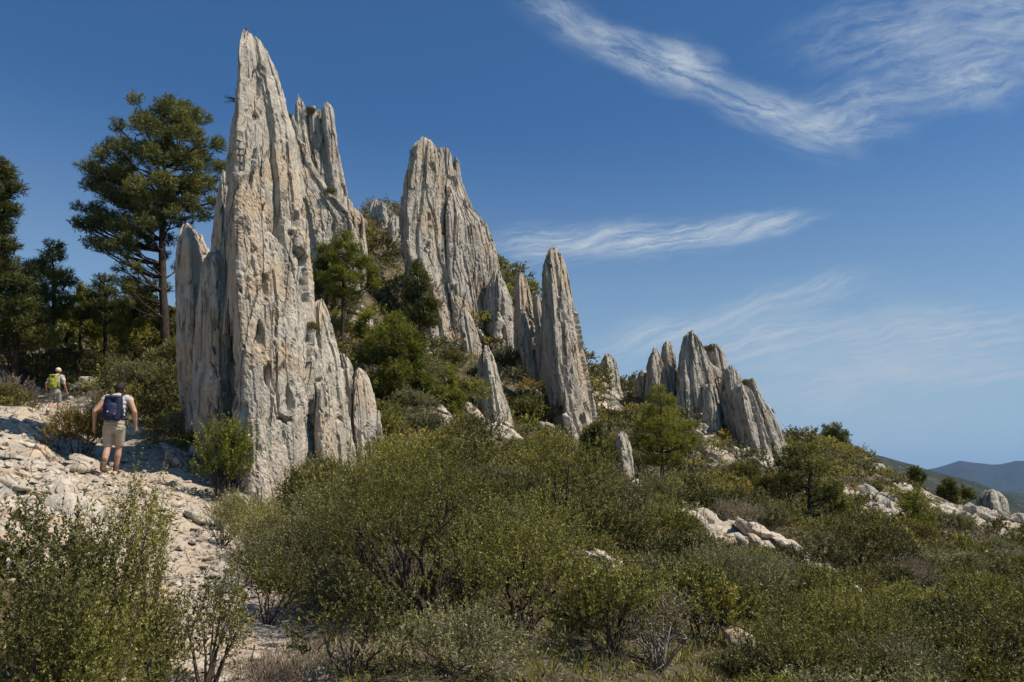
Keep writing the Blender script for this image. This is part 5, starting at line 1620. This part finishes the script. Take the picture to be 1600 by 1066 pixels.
def hiker(loc, rz, scale, label, sh, J, shirt_sleeve, mats, cap=False, group=None, stocky=1.0):
    e = empty('person', loc, label, 'person', group, rz)
    e.scale = (scale,) * 3
    c = Clay()
    # legs
    for s, key in ((-1, 'L'), (1, 'R')):
        hip = (s * .095, 0, .90); kn, an = J['knee' + key], J['ankle' + key]
        c.limb(hip, kn, .092 * stocky, .060 * stocky)
        mid = np.array(kn) * .62 + np.array(an) * .38 + (0, -.018, 0)
        c.limb(kn, mid, .058, .060 * stocky); c.limb(mid, an, .058 * stocky, .036)
        c.limb(an, np.array(an) + (0, .15, -.05), .034, .030)
        el, wr = J['elbow' + key], J['wrist' + key]
        sho = (s * .205 * sh, .02, 1.40)
        c.ball(sho, .068 * stocky)
        c.limb(sho, el, .058 * stocky, .043 * stocky); c.limb(el, wr, .044 * stocky, .028)
        d = np.array(wr) - np.array(el)
        hand(c, wr, d, s)
    # torso
    for z, rx, ry, yo in ((.88, .165, .12, 0), (.96, .165, .12, 0), (1.04, .155, .112, .0), (1.12, .158, .115, .01), (1.20, .170, .12, .015), (1.28, .182, .122, .02), (1.36, .185, .115, .025), (1.42, .150, .09, .03)):
        c.ball((0, yo, z), 1.0, (rx * stocky * sh, ry * stocky, .075))
    hc = np.array(J['head'])
    c.limb((0, .035, 1.44), hc - (0, .03, .08), .066, .056)
    c.ball(hc, 1.0, (.078, .096, .112))
    c.ball(hc + (0, .035, -.06), 1.0, (.058, .062, .062))
    c.limb(hc + (0, .092, .01), hc + (0, .112, -.02), .012, .016)          # nose
    for s in (-1, 1):
        c.ball(hc + (s * .080, 0, -.005), 1.0, (.012, .022, .034))            # ears
    c.ball(hc + (0, .094, -.055), 1.0, (.026, .010, .008))                  # lips
    c.build('body', M_SKIN, e, .0125, 2)
    for s in (-1, 1):
        ey = Clay(); ey.ball(hc + (s * .030, .088, .012), .011)
        ey.build('eye', M_WHITE, e, .004, 0)
    # shirt
    t = Clay(.012)
    for z, rx, ry, yo in ((.93, .165, .12, 0), (1.0, .165, .12, 0), (1.08, .162, .118, .0), (1.16, .166, .12, .01), (1.24, .176, .124, .02), (1.32, .186, .124, .02), (1.38, .180, .112, .025), (1.425, .135, .088, .03)):
        t.ball((0, yo, z), 1.0, (rx * stocky * sh, ry * stocky, .07))
    for s, key in ((-1, 'L'), (1, 'R')):
        sho = np.array((s * .205 * sh, .02, 1.40)); el = np.array(J['elbow' + key])
        t.limb(sho * (0.8, 1, 1), sho + (el - sho) * shirt_sleeve, .068 * stocky, .058 * stocky)
    t.build('shirt', mats['shirt'], e, .012, 4)
    # shorts
    t = Clay(.016)
    for z, rx, ry in ((.98, .165, .118), (.93, .172, .125), (.87, .172, .128), (.82, .165, .12)):
        t.ball((0, -.005, z), 1.0, (rx * stocky * sh, ry * stocky, .055))
    for s, key in ((-1, 'L'), (1, 'R')):
        hip = np.array((s * .105, 0, .86)); kn = np.array(J['knee' + key])
        t.limb(hip, hip * .12 + kn * .88, .084 * stocky, .068 * stocky, (1, 1, .5))
    t.build('shorts', mats['shorts'], e, .012, 3)
    b_ = Clay(.004); b_.ball((0, 0, .985), 1.0, (.182 * stocky * sh, .138 * stocky, .018)); b_.build('belt', M_BOOT, e, .01, 1)
    for s, key in ((-1, 'L'), (1, 'R')):
        an = np.array(J['ankle' + key])
        t = Clay(.004)
        t.limb(an + (0, -.02, .06), an + (0, -.02, -.02), .048, .050)
        t.limb(an + (0, -.035, -.055), an + (0, .15, -.062), .044, .042, (1, 1, .8))
        t.build('boot', mats['boot'], e, .01, 2)
        t = Clay(.003); t.limb(an + (0, -.01, .12), an + (0, -.01, .05), .048, .045); t.build('sock', mats['sock'], e, .01, 1)
    if cap:
        t = Clay(.008); t.ball(hc + (0, -.005, .035), 1.0, (.086, .102, .09)); t.ball(hc + (0, .11, .035), 1.0, (.065, .06, .010)); t.build('cap', M_CAP, e, .01, 2)
        t = Clay(.006); t.ball(hc + (0, -.03, -.04), 1.0, (.070, .068, .05)); t.build('hair', M_HAIR, e, .01, 2)
    else:
        t = Clay(.010); t.ball(hc + (0, -.022, .03), 1.0, (.084, .09, .098)); t.ball(hc + (0, -.04, -.03), 1.0, (.07, .06, .06)); t.build('hair', M_HAIR, e, .01, 2)
    return e


def backpack(e, label, main, second, w=.15, h=.24, sh=1.0, z0=1.20, strapm=None, marks=()):
    """worn on the back of person e: built in the same frame"""
    b = empty('backpack', tuple(e.location), label, 'backpack', None, e.rotation_euler[2]); b.scale = e.scale
    c = Clay()
    for z in np.linspace(z0 - h * .75, z0 + h * .62, 9):
        k = 1 - .25 * abs(z - z0) / h
        for sx in (-1, 1):
            for yo in (-.20, -.27):
                c.ball((sx * w * .52 * k, yo, z), 1.0, (w * .52, .065, .06))
    c.build('pack_body', main, b, .012, 5)
    c = Clay()
    for sx in (-.7, 0, .7):
        c.ball((sx * w * .55, -.235, z0 + h * .80), 1.0, (w * .58, .115, .042))
    c.build('top_lid', second, b, .011, 3)
    c = Clay()
    for z in (z0 - h * .45, z0 - h * .25, z0 - h * .02, z0 + h * .12):
        c.ball((0, -.325, z), 1.0, (w * .62, .045, .07))
    c.build('front_pocket', second, b, .011, 3)
    for s in (-1, 1):
        c = Clay()
        p = [(s * .085, -.16, z0 + h * .55), (s * .105, -.08, 1.475), (s * .115, .06, 1.475), (s * .125, .155, 1.36), (s * .14, .13, 1.2), (s * .17, -.02, 1.07), (s * .12, -.17, z0 - h * .6)]
        for a_, b_ in zip(p[:-1], p[1:]):
            c.limb(a_, b_, .017, .017, (1.3, .8, 1))
        c.build('shoulder_strap', strapm or main, b, .009, 1)
        c = Clay(); c.limb((s * .165, -.20, z0 - h * .62), (s * .165, -.20, z0 - h * .1), .03, .026); c.build('side_pocket', strapm or main, b, .01, 2)
    c = Clay()
    for a_ in np.linspace(0, 2 * math.pi, 40):
        c.ball((.195 * math.sin(a_) * sh, .02 + .15 * math.cos(a_) - .01, 1.015), .022, (1, .6, 1))
    c.build('hip_belt', strapm or main, b, .01, 1)
    for mx, mz, mm in marks:
        c = Clay(); c.ball((mx, -.372, mz), 1.0, (.016, .006, .016)); c.build('badge', mm, b, .004, 0)
    return b


J1 = dict(kneeL=(-.10, .05, .49), ankleL=(-.085, -.17, .12), kneeR=(.075, .13, .50), ankleR=(.05, .17, .10),
          elbowL=(-.34, -.09, 1.14), wristL=(-.36, .02, .89), elbowR=(.345, -.08, 1.15), wristR=(.355, .05, .90), head=(0.0, .12, 1.585))
J2 = dict(kneeL=(-.10, .03, .49), ankleL=(-.11, -.14, .12), kneeR=(.10, .14, .52), ankleR=(.10, .16, .11),
          elbowL=(-.30, -.06, 1.13), wristL=(-.32, .06, .90), elbowR=(.30, -.05, 1.13), wristR=(.33, .10, .90), head=(0.0, .06, 1.60))
M_ORANGE = plain('orange_badge', (0.5, 0.2, 0.03), 0.6)
h1 = hiker(HK1 + np.array([0, 0, .03]), math.radians(12), 1.04, 'dark-haired hiker in white sleeveless top and khaki shorts walking away up the path', 1.0, J1, .12,
           dict(shirt=M_WHITE, shorts=M_KHAKI, boot=M_BOOT, sock=M_BOOT), group=None, stocky=1.1)
backpack(h1, 'navy blue backpack worn by the nearer hiker', M_NAVY, M_NAVY2, .165, .25, strapm=M_NAVY, marks=((-.05, 1.12, M_WHITE), (.07, 1.08, M_ORANGE)))
h2 = hiker(HK2 + np.array([0, 0, .02]), math.radians(5), 1.0, 'far hiker in pale cap, white T-shirt and grey shorts higher up the path', .95, J2, .5,
           dict(shirt=M_WHITE, shorts=M_GREYK, boot=M_BOOT, sock=M_SOCK), cap=True, stocky=.97)
backpack(h2, 'yellow-green backpack worn by the far hiker', M_LIMEP, M_LIMEP, .15, .25, sh=.95, strapm=M_LIMED)


def settle_labels():
    """things that read alike in the same spot are told apart by their order from the left"""
    by = {}
    for o in SEEN:
        by.setdefault(o['label'], []).append(o)
    for lab, os_ in by.items():
        if len(os_) < 2:
            continue
        os_.sort(key=lambda o: o.location[0] / max(o.location[1], 1))
        names = {2: ['left-hand', 'right-hand'], 3: ['leftmost', 'middle', 'rightmost'],
                 4: ['leftmost', 'second', 'third', 'rightmost'], 5: ['leftmost', 'second', 'middle', 'fourth', 'rightmost'],
                 6: ['leftmost', 'second', 'third', 'fourth', 'fifth', 'rightmost']}.get(len(os_))
        if names is None:
            names = ['leftmost'] + ['second', 'third', 'fourth', 'fifth', 'sixth', 'seventh', 'eighth', 'ninth', 'tenth', 'eleventh', 'twelfth'][:len(os_) - 2] + ['rightmost']
        for nm, o in zip(names, os_):
            if len(lab.split()) <= 15:
                o['label'] = nm + ' ' + lab


settle_labels()
